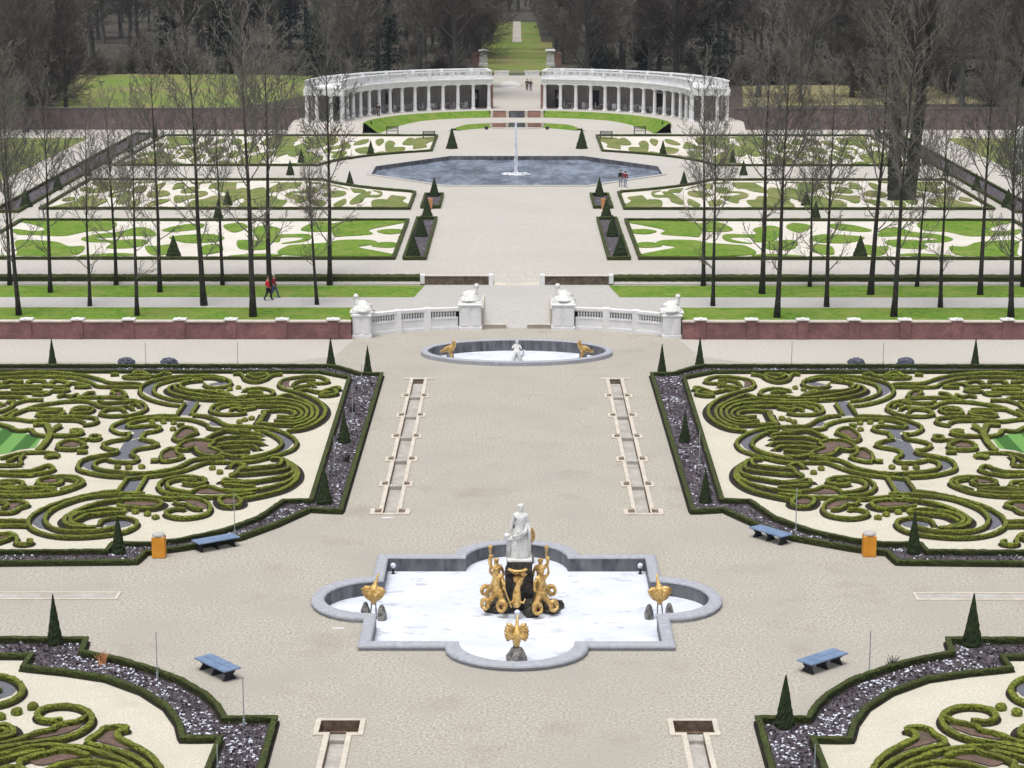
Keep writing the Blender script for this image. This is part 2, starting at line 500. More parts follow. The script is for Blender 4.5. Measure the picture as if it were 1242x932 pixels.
# cascades (long) and gutters (near): recessed, so the ground has holes there
CASX, CASY0, CASY1 = 6.2, 100.9, 132.7
GUTX, GUTY1 = 6.33, 73.0
holes = [B_MID, ell(6.15, 3.82)]
for sx in (1, -1):
    holes.append(mir(rect(-CASX - .36, -CASX + .36, CASY0 + .3, CASY1 - .35), sx))
    holes.append(mir([(-GUTX - .3, 40), (-GUTX + .3, 40), (-GUTX + .3, 71.82), (-GUTX + .72, 71.82), (-GUTX + .72, GUTY1), (-GUTX - .72, GUTY1), (-GUTX - .72, 71.82), (-GUTX - .3, 71.82)], sx))
exedra_edge = [(-11.2, YW + .2), (-9.4, 148.1), (-7, 149.4), (-4.1, 150.2), (-2.4, 150.5)]
lower = [(-95, -40), (95, -40), (95, YW)] + [(-x, y) for x, y in exedra_edge] + exedra_edge[::-1] + [(-95, YW)]
struct(sheet('gravel_ground', lower, 0.0, M['gravel'], holes))

for sx in (1, -1): struct(sheet('pale_gravel_walk', mir([(-95, 138.2), (-15, 138.2), (-12.2, 140.2), (-11.3, YW - .4), (-95, YW - .4)], sx), .0035, M['ugravel']))
# Upper ground: terrace, bank, garden level, far level, as stepped sheets
up = MB()
terr = [(-95, YW + .25)] + [(x, y + .25) for x, y in exedra_edge] + [(-2.4, 157.0), (2.4, 157.0)] + [(-x, y + .25) for x, y in exedra_edge[::-1]] + [(95, YW + .25), (95, 162.0), (-95, 162.0)]
up.poly(terr, Z1)
up.add([(-95, 162.0, Z1), (95, 162.0, Z1), (95, 163.2, Z2), (-95, 163.2, Z2)], [(0, 1, 2, 3)])
rmp = MB(); rmp.add([(-2.45, 150.5, .003), (2.45, 150.5, .003), (2.45, 157.02, Z1 + .004), (-2.45, 157.02, Z1 + .004)], [(0, 1, 2, 3)]); struct(rmp.build('gravel_ramp', M['path']))
for s_ in (1, -1):
    ck = MB(); ck.box(*sorted((s_ * 2.40, s_ * 2.56)), 150.7, 157.1, -.1, Z1 + .06)
    tag(ck.build('cheek_wall', M['stone']), f'pale stone edging wall along the {"right" if s_ == 1 else "left"} side of the gravel ramp', 'wall')
POND = [(15.95, 230.6), (15.95, 238.4), (7.9, 249.5), (-7.9, 249.5), (-15.95, 238.4), (-15.95, 230.6), (-7.4, 220.2), (7.4, 220.2)]
vs, fs = tri(rect(-260, 260, 163.2, 300.0), [POND])
up.add([(x, y, Z2) for x, y in vs], fs)
struct(up.build('garden_terrace_ground', M['ugravel']))
CC = (0.0, 278.0)                            # centre of the colonnade's half circle
def pol(r, th): return (CC[0] + r * math.sin(th), CC[1] + r * math.cos(th))
def zmid(th):
    t = min(1, max(0, (abs(th) - R(42)) / R(36)))
    return Z2 + .01 + .55 * (1 - t * t * (3 - 2 * t))
# middle half-ring of gravel and colonnade platform
def ring(mb, rs, zs, a0, a1, n=48):
    vs, fs = [], []
    for i in range(n + 1):
        th = a0 + (a1 - a0) * i / n
        for r, z in zip(rs, zs):
            vs.append((*pol(r, th), z(th) if callable(z) else z))
    k = len(rs)
    for i in range(n):
        for j in range(k - 1):
            a = i * k + j
            fs.append((a, a + 1, a + k + 1, a + k))
    mb.add(vs, [f[::-1] for f in fs])
mr = MB(); ring(mr, (9.4, 17.6), (zmid, zmid), R(-78), R(78))
struct(mr.build('gravel_half_ring', M['ugravel']))
pf = MB(); ring(pf, (19.95, 29.6), (Z3, Z3), R(-86), R(86), 60)
ring(pf, (29.6, 29.601), (Z3, Z2), R(-86), R(86), 60)
for s_ in (1, -1):
    q0, q1, q2, q3 = pol(19.95, s_ * R(86)), pol(29.6, s_ * R(86)), pol(29.6, s_ * R(94)), pol(19.95, s_ * R(94))
    pf.add([(*q0, Z3), (*q1, Z3), (*q2, Z2), (*q3, Z2)], [(0, 1, 2, 3)])
pf.add([(-4.6, 297.5, Z3 + .003), (4.6, 297.5, Z3 + .003), (4.6, 330, Z3 + .003), (-4.6, 330, Z3 + .003)], [(0, 1, 2, 3)])
struct(pf.build('colonnade_platform', M['ugravel']))
gb = MB(); ring(gb, (17.6, 18.0, 19.6, 20.0), (zmid, lambda t: zmid(t) + .08, Z3 - .02, Z3 + .004), R(11.5), R(90)); 
ring(gb, (17.6, 18.0, 19.6, 20.0), (zmid, lambda t: zmid(t) + .08, Z3 - .02, Z3 + .004), R(-90), R(-11.5))
ring(gb, (8.4, 9.4), (Z2 + .004, lambda t: zmid(t) + .01), R(24), R(62), 20); ring(gb, (8.4, 9.4), (Z2 + .004, lambda t: zmid(t) + .01), R(-62), R(-24), 20)
tag(gb.build('grass_bank', M['lawn']), kind='structure')
far = [(-2600, 284), (-28.7, 284)] + [pol(29.4, R(a)) for a in range(-78, 79, 4)] + [(28.7, 284), (2600, 284), (2600, 5200), (-2600, 5200)]
struct(sheet('woodland_floor', far, Z3 - .004, M['litter']))
# the straight walk and lawns beyond the colonnade
struct(sheet('gravel_walk', rect(-6.2, 6.2, 300.0, 369.5), Z3 + .006, M['ugravel']))
struct(sheet('walk_lawn', rect(-6.1, 6.1, 376.0, 455.0), Z3 + .004, M['parkgrass']))
hm = MB()
hm.add([(-7.5, 455, Z3), (7.5, 455, Z3), (7.5, 462, Z3 + .9), (-7.5, 462, Z3 + .9), (-7.5, 474, Z3 + .2), (7.5, 474, Z3 + .2)], [(0, 1, 2, 3), (3, 2, 5, 4)])
struct(hm.build('grass_mound', M['parkgrass']))
struct(sheet('avenue_lawn', rect(-5.4, 5.4, 474.0, 580.0), Z3 + .006, M['parkgrass']))
struct(sheet('avenue_path', rect(-1.0, 1.0, 473.0, 580.0), Z3 + .21, M['ugravel']))
struct(sheet('meadow_grass', [(-92, 318), (-84, 372), (-52, 374), (-30, 366), (-30, 330), (-40, 300), (-75, 300)], Z3 + .006, M['parkgrass']))
struct(sheet('dry_meadow', [(32, 305), (36, 345), (64, 350), (70, 310)], Z3 + .006, M['drygrass']))
# outer lawns of the upper garden
for sx in (1, -1):
    struct(sheet('outer_lawn', mir(rect(-120, -54.2, 190, 272), sx), Z2 + .012, M['dullgrass']))
# grass strips and walk on the terrace
for sx in (1, -1):
    struct(sheet('grass_strip', mir(rect(-95, -11.5, YW + .3, 151.9), sx), Z1 + .006, M['lawn']))
    struct(sheet('grass_strip', mir([(-95, 156.3), (-7.6, 156.3), (-7.0, 161.6), (-95, 161.6)], sx), Z1 + .006, M['lawn']))
struct(sheet('grey_walk', [(-95, 152.0), (-11.5, 152.0), (-8, 151.0), (-2.45, 151.0), (-2.45, 157.02), (2.45, 157.02), (2.45, 151.0), (8, 151.0), (11.5, 152.0), (95, 152.0), (95, 156.2), (7.6, 156.2), (7.0, 161.9), (-7.0, 161.9), (-7.6, 156.2), (-95, 156.2)], Z1 + .004, M['path']))
# half round ramp in the middle of the bank
rp = MB()
vs = [(0, 161.9, Z1)]; n = 24
for i in range(n + 1):
    a = math.pi * i / n
    vs.append((1.75 * math.cos(a), 161.7 + 3.4 * math.sin(a), Z1 + .01 + (Z2 + .012 - Z1) * math.sin(a) ** .8))
rp.add(vs, [(0, i + 1, i + 2) for i in range(n)])
struct(rp.build('sand_ramp', M['stone']))
# dark banks, kerbs
for sx in (1, -1):
    mb = MB(); hedge(mb, line(mir([(-95, 162.75), (-7.15, 162.75)], sx)), .95, .66, Z1, jit=.03)
    tag(mb.build('bank_hedge', M['boxdark']), f'long low dark hedge along the bank behind the {SIDE[sx]} tree rows', 'hedge')
    mb = MB(); mb.box(*sorted((sx * -95, sx * -7.05)), 161.75, 161.98, Z1, Z1 + .10)
    tag(mb.build('stone_kerb', M['path']), f'thin pale stone kerb at the foot of the {SIDE[sx]} bank hedge', 'kerb')

# ------------------------------------------------------------------ parterre beds
def px(pts, z=.27): return [P(x, y, z) for x, y in pts]
OUT_A = px([(-150, 441.5), (400, 441.5), (414, 444), (437, 451), (463, 451.5), (413, 617), (375, 615), (335, 633), (290.8, 649), (220, 661.5), (176, 667), (164, 678), (-150, 681)])
INN_A = px([(-150, 447.6), (388, 448.4), (424, 455.4), (377.7, 604), (344, 604.5), (313, 625.5), (270, 641), (220, 651.5), (183, 656), (137, 656.5), (129, 665.5), (-150, 666.5)])
OUT_B = px([(-150, 771), (104, 772.5), (98.6, 788), (139, 795.7), (179.7, 807), (220, 822), (249, 839), (264, 853), (272.5, 868), (333.4, 868), (299, 990), (285, 1050)])
INN_B = px([(-150, 790), (37.7, 792), (27.5, 806), (81, 811.6), (130, 819), (174, 835), (203, 853.6), (217, 873), (222, 892), (267, 891.5), (240, 960), (205, 1050)])
def strip(mb, pts, w, z, closed=False):
    """flat near-black strip along a hedge: soil plus painted foot shade"""
    n = len(pts); vs = []
    for i, p in enumerate(pts):
        a = pts[(i - 1) % n] if closed else pts[max(0, i - 1)]
        b = pts[(i + 1) % n] if closed else pts[min(n - 1, i + 1)]
        d = Vector((b[0] - a[0], b[1] - a[1]))
        if d.length < 1e-6: d = Vector((1, 0))
        d.normalize(); zz = z + .0004 * (i % 3)
        vs += [(p[0] - d.y * w / 2, p[1] + d.x * w / 2, zz), (p[0] + d.y * w / 2, p[1] - d.x * w / 2, zz)]
    k = n if closed else n - 1
    mb.add(vs, [(2 * i, 2 * i + 1, (2 * i + 3) % (2 * n), (2 * i + 2) % (2 * n)) for i in range(k)])
def bed(sx, nm, out, inn, txt):
    closing = [(-48, out[-1][1] if nm == 'B' else out[-1][1])]
    o = mir(out, sx); i_ = mir(inn, sx)
    if nm == 'B':
        o_poly = o + [(sx * -48, out[-1][1]), (sx * -48, out[0][1])]
        i_poly = i_ + [(sx * -48, inn[-1][1]), (sx * -48, inn[0][1])]
    else:
        o_poly, i_poly = o, i_
    struct(sheet('border_soil', o_poly, .004, M['bedsoil']))
    struct(sheet('parterre_gravel', i_poly, .009, M['cream']))
    for lp in (o, i_):
        sm_ = MB(); strip(sm_, line(lp), .40, .016 if lp is o else .019); struct(sm_.build('shade_soil_strip', M['shade_soil']))
    mb = MB(); hedge(mb, line(o), .22, .26, .004, jit=.022)
    tag(mb.build('border_hedge', M['boxdark']), f'outer low box hedge of the {SIDE[sx]} {txt}, along the gravel walk', 'hedge')
    mb = MB(); hedge(mb, line(i_), .21, .24, .004, jit=.022)
    tag(mb.build('border_hedge', M['boxdark']), f'inner low box hedge of the {SIDE[sx]} {txt}, along its cream gravel', 'hedge')
for sx in (1, -1):
    bed(sx, 'A', OUT_A, INN_A, 'scrollwork parterre')
    bed(sx, 'B', OUT_B, INN_B, 'near parterre')

# dead stubs and tufts of last year's plants in the borders
for sx in (1, -1):
    for out, inn, txt, cnt in ((OUT_A, INN_A, 'scrollwork parterre', 2600), (OUT_B, INN_B, 'near parterre', 2600)):
        mb = MB(); rg = random.Random(5 + cnt + sx)
        o = out + ([(-48, out[-1][1]), (-48, out[0][1])] if out is OUT_B else [])
        i_ = inn + ([(-48, inn[-1][1]), (-48, inn[0][1])] if inn is INN_B else [])
        xs = [max(-26, q[0]) for q in o]; ys = [max(64, q[1]) for q in o]; k = t = 0
        while k < cnt and t < 120000:
            t += 1
            p = (rg.uniform(min(xs), max(xs)), rg.uniform(min(ys), max(ys)))
            if not pt_in(p, o) or pt_in(p, i_): continue
            if not (pt_in((p[0] + .25, p[1]), o) and pt_in((p[0] - .25, p[1]), o) and pt_in((p[0], p[1] - .2), o)) or pt_in((p[0] + .25, p[1]), i_) or pt_in((p[0] - .25, p[1]), i_): continue
            k += 1
            a = rg.uniform(0, 6.28); L = rg.uniform(.03, .10); h = rg.uniform(.03, .13)
            dx, dy = math.cos(a) * L, math.sin(a) * L
            x, y = sx * p[0], p[1]
            mi = 0 if rg.random() < (.97 if noise.noise(Vector((p[0] * .32, p[1] * .32, 3.0))) < .08 else .66) else 1
            if mi == 0: mb.add([(x - dx, y - dy, .005), (x + dx, y + dy, .005), (x + dx * .3 + dy * .3, y + dy * .3 - dx * .3, h)], [(0, 1, 2)], 0)
            else:
                mb.add([(x - dx, y - dy, .01), (x + dy * .7, y - dx * .7, .012), (x + dx, y + dy, .01), (x - dy * .7, y + dx * .7, .012), (x, y, .05)], [(0, 1, 4), (1, 2, 4), (2, 3, 4), (3, 0, 4)], 1)
        tag(mb.build('border_plants', [M['bedsoil'], M['snow']]), f'withered border plants and snow scraps in the {SIDE[sx]} {txt}', 'border plants', kind='stuff')

# ------------------------------------------------------------------ broderie scrolls, traced on the left
S6 = .12882
CR = {'1': (0, 435, S6), '2': (150, 435, S6), '3': (300, 435, S6), '4': (0, 545, S6), '5': (150, 545, S6), '6': (300, 545, S6), 'n': (0, 785, .161), 'k': (0, 400, .3217)}
def T(c, pts, z=.26):
    x0, y0, s = CR[c]
    return [P(x0 + a * s, y0 + b * s, z) for a, b in pts]
# each motif: (label, [strokes], [soil polygons], [grey gravel polygons]); a stroke is (crop, points, width, closed)
def h(c, pts, w=.34, closed=False): return (c, pts, w, closed)
MOT = []
def motif(label, strokes, soil=(), grey=(), lawn=()): MOT.append((label, strokes, soil, grey, lawn))

motif('long double band of box curving along the far edge of {s} parterre', [
    h('1', [(-400, 190), (-150, 150), (0, 130), (200, 117), (450, 112), (700, 130), (850, 152), (950, 180), (1050, 212), (1242, 213), (1330, 222)]),
    h('1', [(-400, 240), (-150, 190), (0, 168), (200, 156), (450, 152), (700, 166), (800, 190), (880, 220), (950, 248), (1242, 248), (1320, 248)])],
    grey=[('1', [(-400, 215), (0, 148), (450, 130), (700, 148), (850, 175), (1000, 232), (850, 205), (700, 158), (450, 142), (0, 162), (-400, 235)])])
motif('big open ring of twin box hedges with grey chip band, far end of {s} parterre', [
    h('2', [(530, 425), (430, 415), (300, 385), (200, 345), (155, 300), (170, 245), (240, 205), (330, 180), (430, 160), (570, 148), (720, 145), (860, 150), (960, 175), (1010, 207), (1000, 232), (950, 250), (850, 258), (780, 245), (755, 222)]),
    h('2', [(560, 380), (480, 372), (380, 350), (300, 315), (285, 275), (310, 235), (400, 205), (520, 180), (640, 172)])],
    grey=[('2', [(190, 260), (240, 225), (330, 205), (300, 245), (285, 280), (300, 318), (380, 352), (480, 376), (560, 384), (530, 418), (400, 395), (260, 350), (190, 310)]),
          ('2', [(790, 235), (900, 215), (990, 205), (985, 230), (920, 246), (830, 250)])])
motif('nested box crescents fanning inside the far ring of {s} parterre', [
    h('2', [(1240, 380), (1000, 375), (800, 368), (650, 355), (520, 330), (430, 295), (425, 262), (470, 235)]),
    h('2', [(1150, 355), (900, 348), (750, 330), (600, 305), (510, 280), (480, 252), (500, 227)]),
    h('2', [(1020, 332), (800, 292), (650, 285), (560, 265), (530, 240), (545, 215), (620, 200), (750, 188)]),
    h('2', [(640, 185), (760, 165), (880, 168), (960, 190)], .3),
    h('2', [(870, 300), (890, 285), (950, 300), (1000, 330)], .5)])
motif('two straight box hedges along the short grey strip below the far ring of {s} parterre', [
    h('2', [(575, 402), (500, 510)]), h('2', [(700, 402), (635, 505)])],
    grey=[('2', [(590, 400), (690, 400), (620, 530), (510, 530)])])
motif('large central ring of twin box hedges with grey chips in {s} parterre', [
    h('2', [(1242, 625), (1100, 621), (980, 615), (930, 595), (870, 560), (770, 527), (650, 515)]),
    h('2', [(500, 520), (350, 520), (200, 530), (90, 545), (0, 570), (-90, 605), (-115, 640), (-75, 672), (-10, 690), (60, 682)]),
    h('2', [(1200, 660), (1000, 655), (820, 640), (790, 610), (700, 575), (590, 555), (430, 550), (270, 552), (150, 567), (60, 592), (35, 612), (60, 628), (160, 622), (250, 614), (330, 622), (345, 645), (290, 667), (200, 682), (180, 712), (165, 738), (250, 757), (322, 790), (270, 812), (150, 832), (100, 845), (75, 885), (130, 915), (120, 945), (60, 960), (-60, 955), (-150, 935)]),
    h('1', [(1225, 680), (1212, 710), (1185, 738), (1050, 760), (970, 790), (990, 820), (1080, 845), (1108, 845), (1085, 875), (980, 892), (850, 915), (770, 945), (735, 990), (750, 1030), (850, 1060), (1000, 1085), (1180, 1095)]),
    h('4', [(1010, 72), (910, 96), (885, 130), (920, 165), (1040, 187), (1242, 204), (1370, 203), (1500, 190), (1640, 163), (1730, 125), (1815, 85), (1960, 65), (2114, 55)]),
    h('5', [(0, 262), (200, 240), (400, 217), (560, 182), (700, 132), (780, 106), (900, 102), (1164, 100), (1320, 70), (1464, 30), (1584, -14), (1629, -69), (1614, -109), (1544, -159), (1444, -199), (1314, -224), (1164, -234), (1000, -240)]),
    h('3', [(60, 668), (160, 672), (260, 715), (320, 765), (310, 812), (230, 860), (100, 897), (-60, 925)])],
    grey=[('3', [(180, 655), (290, 680), (400, 735), (435, 785), (390, 838), (300, 885), (180, 912), (100, 915), (230, 872), (322, 820), (335, 765), (275, 712)]),
          ('2', [(0, 588), (90, 560), (200, 545), (60, 585), (25, 612), (60, 640), (150, 640), (110, 700), (60, 672), (-60, 660), (-90, 640), (-70, 610)]),
          ('2', [(160, 632), (330, 635), (200, 672), (172, 712), (130, 745), (60, 760), (60, 730), (110, 690)]),
          ('2', [(130, 750), (240, 765), (300, 790), (150, 822), (90, 845), (60, 890), (110, 930), (0, 945), (-100, 930), (-40, 860), (0, 790)]),
          ('4', [(1000, 55), (1110, 35), (1160, -5), (1240, 0), (1240, 90), (1100, 92), (1010, 62), (905, 88), (875, 130), (910, 172), (1000, 205), (840, 190), (760, 150), (790, 100), (900, 70)]),
          ('2', [(800, 600), (850, 575), (930, 608), (1000, 632), (830, 628)])])
motif('fan of straight box ribs with brown soil inside central loop of {s} parterre', [
    h('2', [(770, 742), (860, 692), (960, 662), (1100, 672), (1242, 690), (1300, 705)]),
    h('2', [(830, 762), (900, 737), (1000, 722), (1242, 722), (1290, 738)]),
    h('2', [(880, 790), (1000, 770), (1242, 768), (1320, 790)]),
    h('2', [(850, 822), (1000, 810), (1200, 806), (1270, 835)]),
    h('2', [(940, 862), (1100, 850), (1190, 845)]),
    h('2', [(500, 822), (560, 772), (650, 747), (760, 747), (850, 770), (805, 808), (870, 840), (930, 870), (870, 898), (760, 888), (690, 850), (672, 822), (600, 838), (520, 835)], .3, True),
    h('2', [(930, 880), (1050, 905), (1180, 895)], .5)],
    soil=[('2', [(520, 818), (570, 780), (650, 757), (760, 757), (840, 772), (795, 806), (860, 842), (910, 870), (860, 888), (765, 880), (700, 848), (680, 812), (600, 830)])])
motif('small leaf of box round brown soil above the centre of {s} parterre', [
    h('2', [(470, 722), (510, 672), (570, 632), (650, 640), (692, 680), (640, 700), (590, 722), (540, 760), (490, 750)], .3, True),
    h('2', [(500, 608), (580, 602)], .45)],
    soil=[('2', [(480, 722), (520, 680), (575, 645), (640, 650), (670, 680), (600, 712), (540, 748), (500, 742)])])
motif('pointed leaf of box round brown soil below the centre of {s} parterre', [
    h('2', [(350, 905), (370, 862), (440, 827), (490, 837), (500, 870), (560, 902), (500, 930), (370, 950)], .3, True),
    h('5', [(255, 85), (335, 85)], .8)],
    soil=[('2', [(365, 905), (385, 868), (440, 840), (480, 848), (495, 880), (535, 902), (490, 920), (380, 940)])])
motif('curled swirl head with a bushy tail at the far inner corner of {s} parterre', [
    h('3', [(560, 212), (660, 215), (740, 210), (762, 190), (680, 155), (550, 150), (420, 165), (330, 190), (298, 228), (330, 262), (400, 282), (440, 292)]),
    h('3', [(420, 240), (470, 202), (560, 187), (640, 192)], .3), h('3', [(430, 262), (520, 242), (610, 232), (640, 246)], .3),
    h('3', [(470, 290), (560, 276), (620, 290), (690, 302), (760, 276), (850, 255), (868, 275), (815, 285), (842, 300), (830, 322), (740, 335), (670, 330)], .36),
    h('3', [(690, 315), (790, 300)], .5)],
    soil=[('3', [(320, 228), (360, 200), (410, 190), (390, 225), (400, 265), (350, 258)])])
motif('scallop fan of box ribs below the swirl head, far inner corner of {s} parterre', [
    h('3', [(440, 292), (540, 322), (640, 367), (710, 422), (735, 482), (700, 550), (610, 610), (500, 648), (370, 662)], .4),
    h('3', [(270, 347), (380, 322), (470, 352), (580, 402), (655, 455), (650, 530), (570, 595), (440, 635)], .36),
    h('3', [(0, 372), (150, 370), (300, 362), (450, 387), (560, 422), (610, 470), (600, 535), (520, 585), (400, 607), (200, 600)], .34),
    h('3', [(-100, 400), (0, 402), (250, 397), (430, 410), (535, 452), (562, 495), (530, 548), (450, 577), (250, 570)], .34),
    h('3', [(-80, 440), (0, 432), (200, 430), (400, 441), (490, 470), (515, 508), (470, 543), (350, 552)], .34),
    h('3', [(130, 482), (300, 470), (420, 480), (455, 508), (410, 530), (280, 522)], .34),
    h('3', [(165, 490), (130, 555), (95, 598)], .55), h('3', [(120, 590), (210, 600)], .4)])
motif('small box sprig with soil near the far edge, inner half of {s} parterre', [
    h('2', [(1030, 130), (1110, 132), (1150, 185), (1242, 207), (1334, 182), (1394, 145), (1494, 130)]),
    h('3', [(0, 132), (100, 126), (200, 132), (130, 162), (40, 160)], .3, True)],
    soil=[('3', [(10, 140), (90, 134), (170, 138), (120, 156), (50, 154)])])
motif('small winged sprig of box near the far edge, middle of {s} parterre', [
    h('1', [(1040, 135), (1120, 130)], .4), h('1', [(1150, 160), (1242, 138), (1265, 118), (1345, 112), (1424, 150), (1494, 142), (1534, 122), (1614, 132)]),
    h('2', [(0, 165), (150, 170), (260, 163)]), h('2', [(90, 138), (170, 135), (230, 150)], .4)])
motif('flat scroll loop of box right of the far ring in {s} parterre', [
    h('2', [(1100, 410), (1020, 397), (900, 407), (830, 442), (820, 478), (870, 500), (960, 510), (1100, 505), (1160, 490)]),
    h('2', [(1120, 440), (1050, 425), (950, 432), (880, 458), (890, 480)], .3), h('2', [(1000, 467), (1060, 452), (1120, 465), (1242, 445)], .4)])
motif('oval loop of box between the far ring and the swirl head of {s} parterre', [
    h('3', [(-44, 290), (0, 272), (100, 260), (200, 272), (250, 302), (205, 333), (100, 330), (0, 335), (-80, 345)]),
    h('3', [(0, 300), (80, 292), (150, 302)], .3)], soil=[('3', [(20, 290), (100, 272), (190, 280), (120, 292), (60, 300)])])
motif('broad shell of box ribs at the near inner corner of {s} parterre', [
    h('6', [(215, 72), (290, 66), (340, 78), (400, 112), (450, 152), (475, 202), (465, 260), (400, 320), (300, 370), (150, 410), (0, 440), (-60, 452)], .42),
    h('6', [(455, 170), (445, 238), (350, 297), (150, 348), (0, 372), (-150, 385)], .38),
    h('6', [(420, 132), (425, 200), (330, 240), (150, 272), (0, 292), (-240, 295)], .36),
    h('6', [(375, 102), (388, 152), (300, 182), (0, 212), (-80, 212)], .36),
    h('6', [(322, 85), (308, 128), (200, 142), (0, 162), (-60, 170)], .34),
    h('5', [(1000, 150), (1050, 112), (1140, 132), (1100, 160), (1050, 215), (1000, 222)], .4),
    h('5', [(920, 292), (960, 262), (1050, 275), (1242, 287)]), h('5', [(950, 312), (1100, 326), (1242, 332)]),
    h('5', [(900, 472), (910, 442), (1000, 422), (1080, 442), (1108, 490), (1050, 518), (950, 515)], .34, True)],
    soil=[('5', [(915, 470), (930, 448), (1000, 432), (1065, 450), (1085, 488), (1040, 505), (960, 503)]), ('5', [(940, 290), (980, 275), (1200, 292), (1180, 310), (980, 308)])])
motif('curled box scroll with tight inner spiral beside the near shell in {s} parterre', [
    h('5', [(560, 297), (600, 312), (700, 312), (770, 290), (760, 262), (660, 242), (520, 242), (400, 267), (332, 312), (340, 358), (420, 400), (560, 420), (700, 430), (880, 430), (1050, 420), (1242, 400)]),
    h('5', [(620, 385), (520, 370), (430, 345), (410, 312), (430, 288), (500, 268), (600, 262), (690, 272)]),
    h('5', [(620, 388), (720, 345), (820, 332), (900, 362), (1040, 372), (1242, 365)])],
    soil=[('5', [(630, 392), (720, 355), (810, 342), (890, 370), (1040, 382), (900, 412), (720, 412)])])
motif('hooked loop of box with brown soil near the curved border of {s} parterre', [
    h('5', [(0, 430), (200, 424), (330, 436), (450, 446), (560, 438), (700, 450), (790, 490), (818, 540), (780, 590), (680, 618), (550, 630), (430, 610), (392, 580), (440, 552), (520, 540), (590, 548)]),
    h('5', [(470, 470), (530, 498), (600, 495), (620, 520), (690, 545), (740, 540)], .3)],
    soil=[('5', [(540, 470), (680, 465), (770, 500), (790, 540), (740, 560), (690, 530), (640, 515), (610, 490)])])
motif('largest near ring of twin box hedges with a grey chip band in {s} parterre', [
    h('4', [(1140, 370), (1000, 382), (850, 407), (700, 442), (560, 482), (420, 532), (320, 590), (268, 650), (275, 702), (340, 750), (450, 785), (600, 805), (800, 805), (1000, 787), (1164, 760), (1254, 720), (1292, 680), (1264, 642), (1164, 622), (1050, 630), (960, 652), (932, 690)]),
    h('4', [(1364, 398), (1242, 398), (1000, 412), (780, 442), (620, 492), (500, 545), (430, 610), (427, 660), (472, 712), (580, 745), (720, 755), (900, 750), (1050, 722), (1100, 700)]),
    h('4', [(-400, 655), (0, 652), (150, 652), (265, 656)]), h('4', [(-400, 700), (0, 697), (150, 697), (270, 700)])],
    grey=[('4', [(300, 655), (350, 600), (430, 548), (560, 500), (640, 478), (500, 535), (418, 605), (412, 662), (460, 718), (560, 752), (480, 765), (360, 735), (300, 695)]),
          ('4', [(960, 690), (1000, 660), (1060, 645), (1164, 640), (1250, 655), (1270, 680), (1220, 715), (1110, 742), (1130, 702), (1000, 715)])])
motif('two straight box hedges along the short grey strip above the near ring of {s} parterre', [
    h('4', [(1205, 245), (1120, 362)]), h('5', [(212, 240), (118, 398)])],
    grey=[('5', [(55, 240), (200, 232), (100, 395), (-20, 392)])])
motif('nested box crescents inside the near ring of {s} parterre', [
    h('4', [(1242, 442), (1000, 472), (850, 512), (720, 562), (622, 620), (605, 662), (650, 695), (760, 715), (900, 717)], .42),
    h('4', [(1180, 545), (1000, 540), (850, 562), (715, 592), (660, 640), (690, 682), (800, 702)], .38),
    h('4', [(1180, 575), (1000, 582), (830, 602), (730, 640), (700, 665)], .34),
    h('5', [(-80, 460), (100, 452), (300, 462), (362, 492), (300, 530), (200, 536), (0, 522), (-60, 505)], .34)],
    soil=[('5', [(0, 498), (200, 488), (330, 484), (345, 495), (295, 520), (200, 526), (20, 514)])])
motif('long S box scroll with oval soil eye, outer near side of {s} parterre', [
    h('4', [(-250, 400), (0, 412), (200, 420), (400, 410), (560, 387), (690, 347), (780, 302), (762, 262), (680, 237), (560, 236), (430, 250), (352, 282), (372, 310), (470, 318), (560, 302), (580, 276), (530, 262)]),
    h('4', [(600, 257), (700, 270), (735, 292), (680, 328), (560, 362)], .3), h('4', [(-250, 350), (0, 352), (150, 362), (250, 347), (400, 347), (540, 356)]),
    h('4', [(-250, 380), (0, 384), (200, 388), (400, 377), (540, 368)]), h('4', [(0, 282), (100, 275), (195, 282), (220, 310), (170, 336), (0, 340), (-200, 330)]), h('4', [(-100, 310), (60, 305), (150, 310)], .3)],
    soil=[('4', [(370, 282), (430, 262), (540, 256), (520, 272), (540, 295), (470, 306), (390, 300)])])
motif('box leaf with a curl and brown soil, outer edge of {s} parterre', [
    h('4', [(0, 462), (80, 470), (180, 466), (258, 490), (250, 512), (180, 532), (120, 572), (0, 577), (-120, 570)]),
    h('4', [(-60, 480), (0, 480), (58, 492), (68, 518), (0, 540)], .32)],
    soil=[('4', [(80, 482), (180, 478), (230, 495), (170, 522), (110, 560), (0, 562), (0, 550), (75, 525)])])
motif('little hooked box scroll by the near border at the outer edge of {s} parterre', [
    h('4', [(-100, 790), (0, 780), (80, 772), (140, 792), (160, 830), (152, 862), (200, 876), (285, 866), (298, 842), (255, 832)]),
    h('4', [(-60, 870), (0, 850), (60, 830), (120, 802)], .32)],
    soil=[('4', [(-60, 850), (0, 800), (80, 785), (120, 795), (60, 818), (0, 838)])])
motif('branching box scroll on the near side of the striped lawn of {s} parterre', [
    h('1', [(0, 917), (80, 900), (180, 872), (330, 862), (420, 862), (540, 872)], .36), h('1', [(425, 905), (500, 895), (560, 895)], .95),
    h('4', [(200, 112), (190, 72), (230, 32)], .34), h('4', [(-100, 132), (120, 131), (210, 124)]), h('4', [(60, 95), (110, 80), (180, 45)], .34),
    h('4', [(-120, 185), (0, 190), (150, 190), (270, 186), (360, 162), (450, 130), (508, 165), (450, 194), (330, 215), (250, 225), (0, 214), (-120, 205)])])
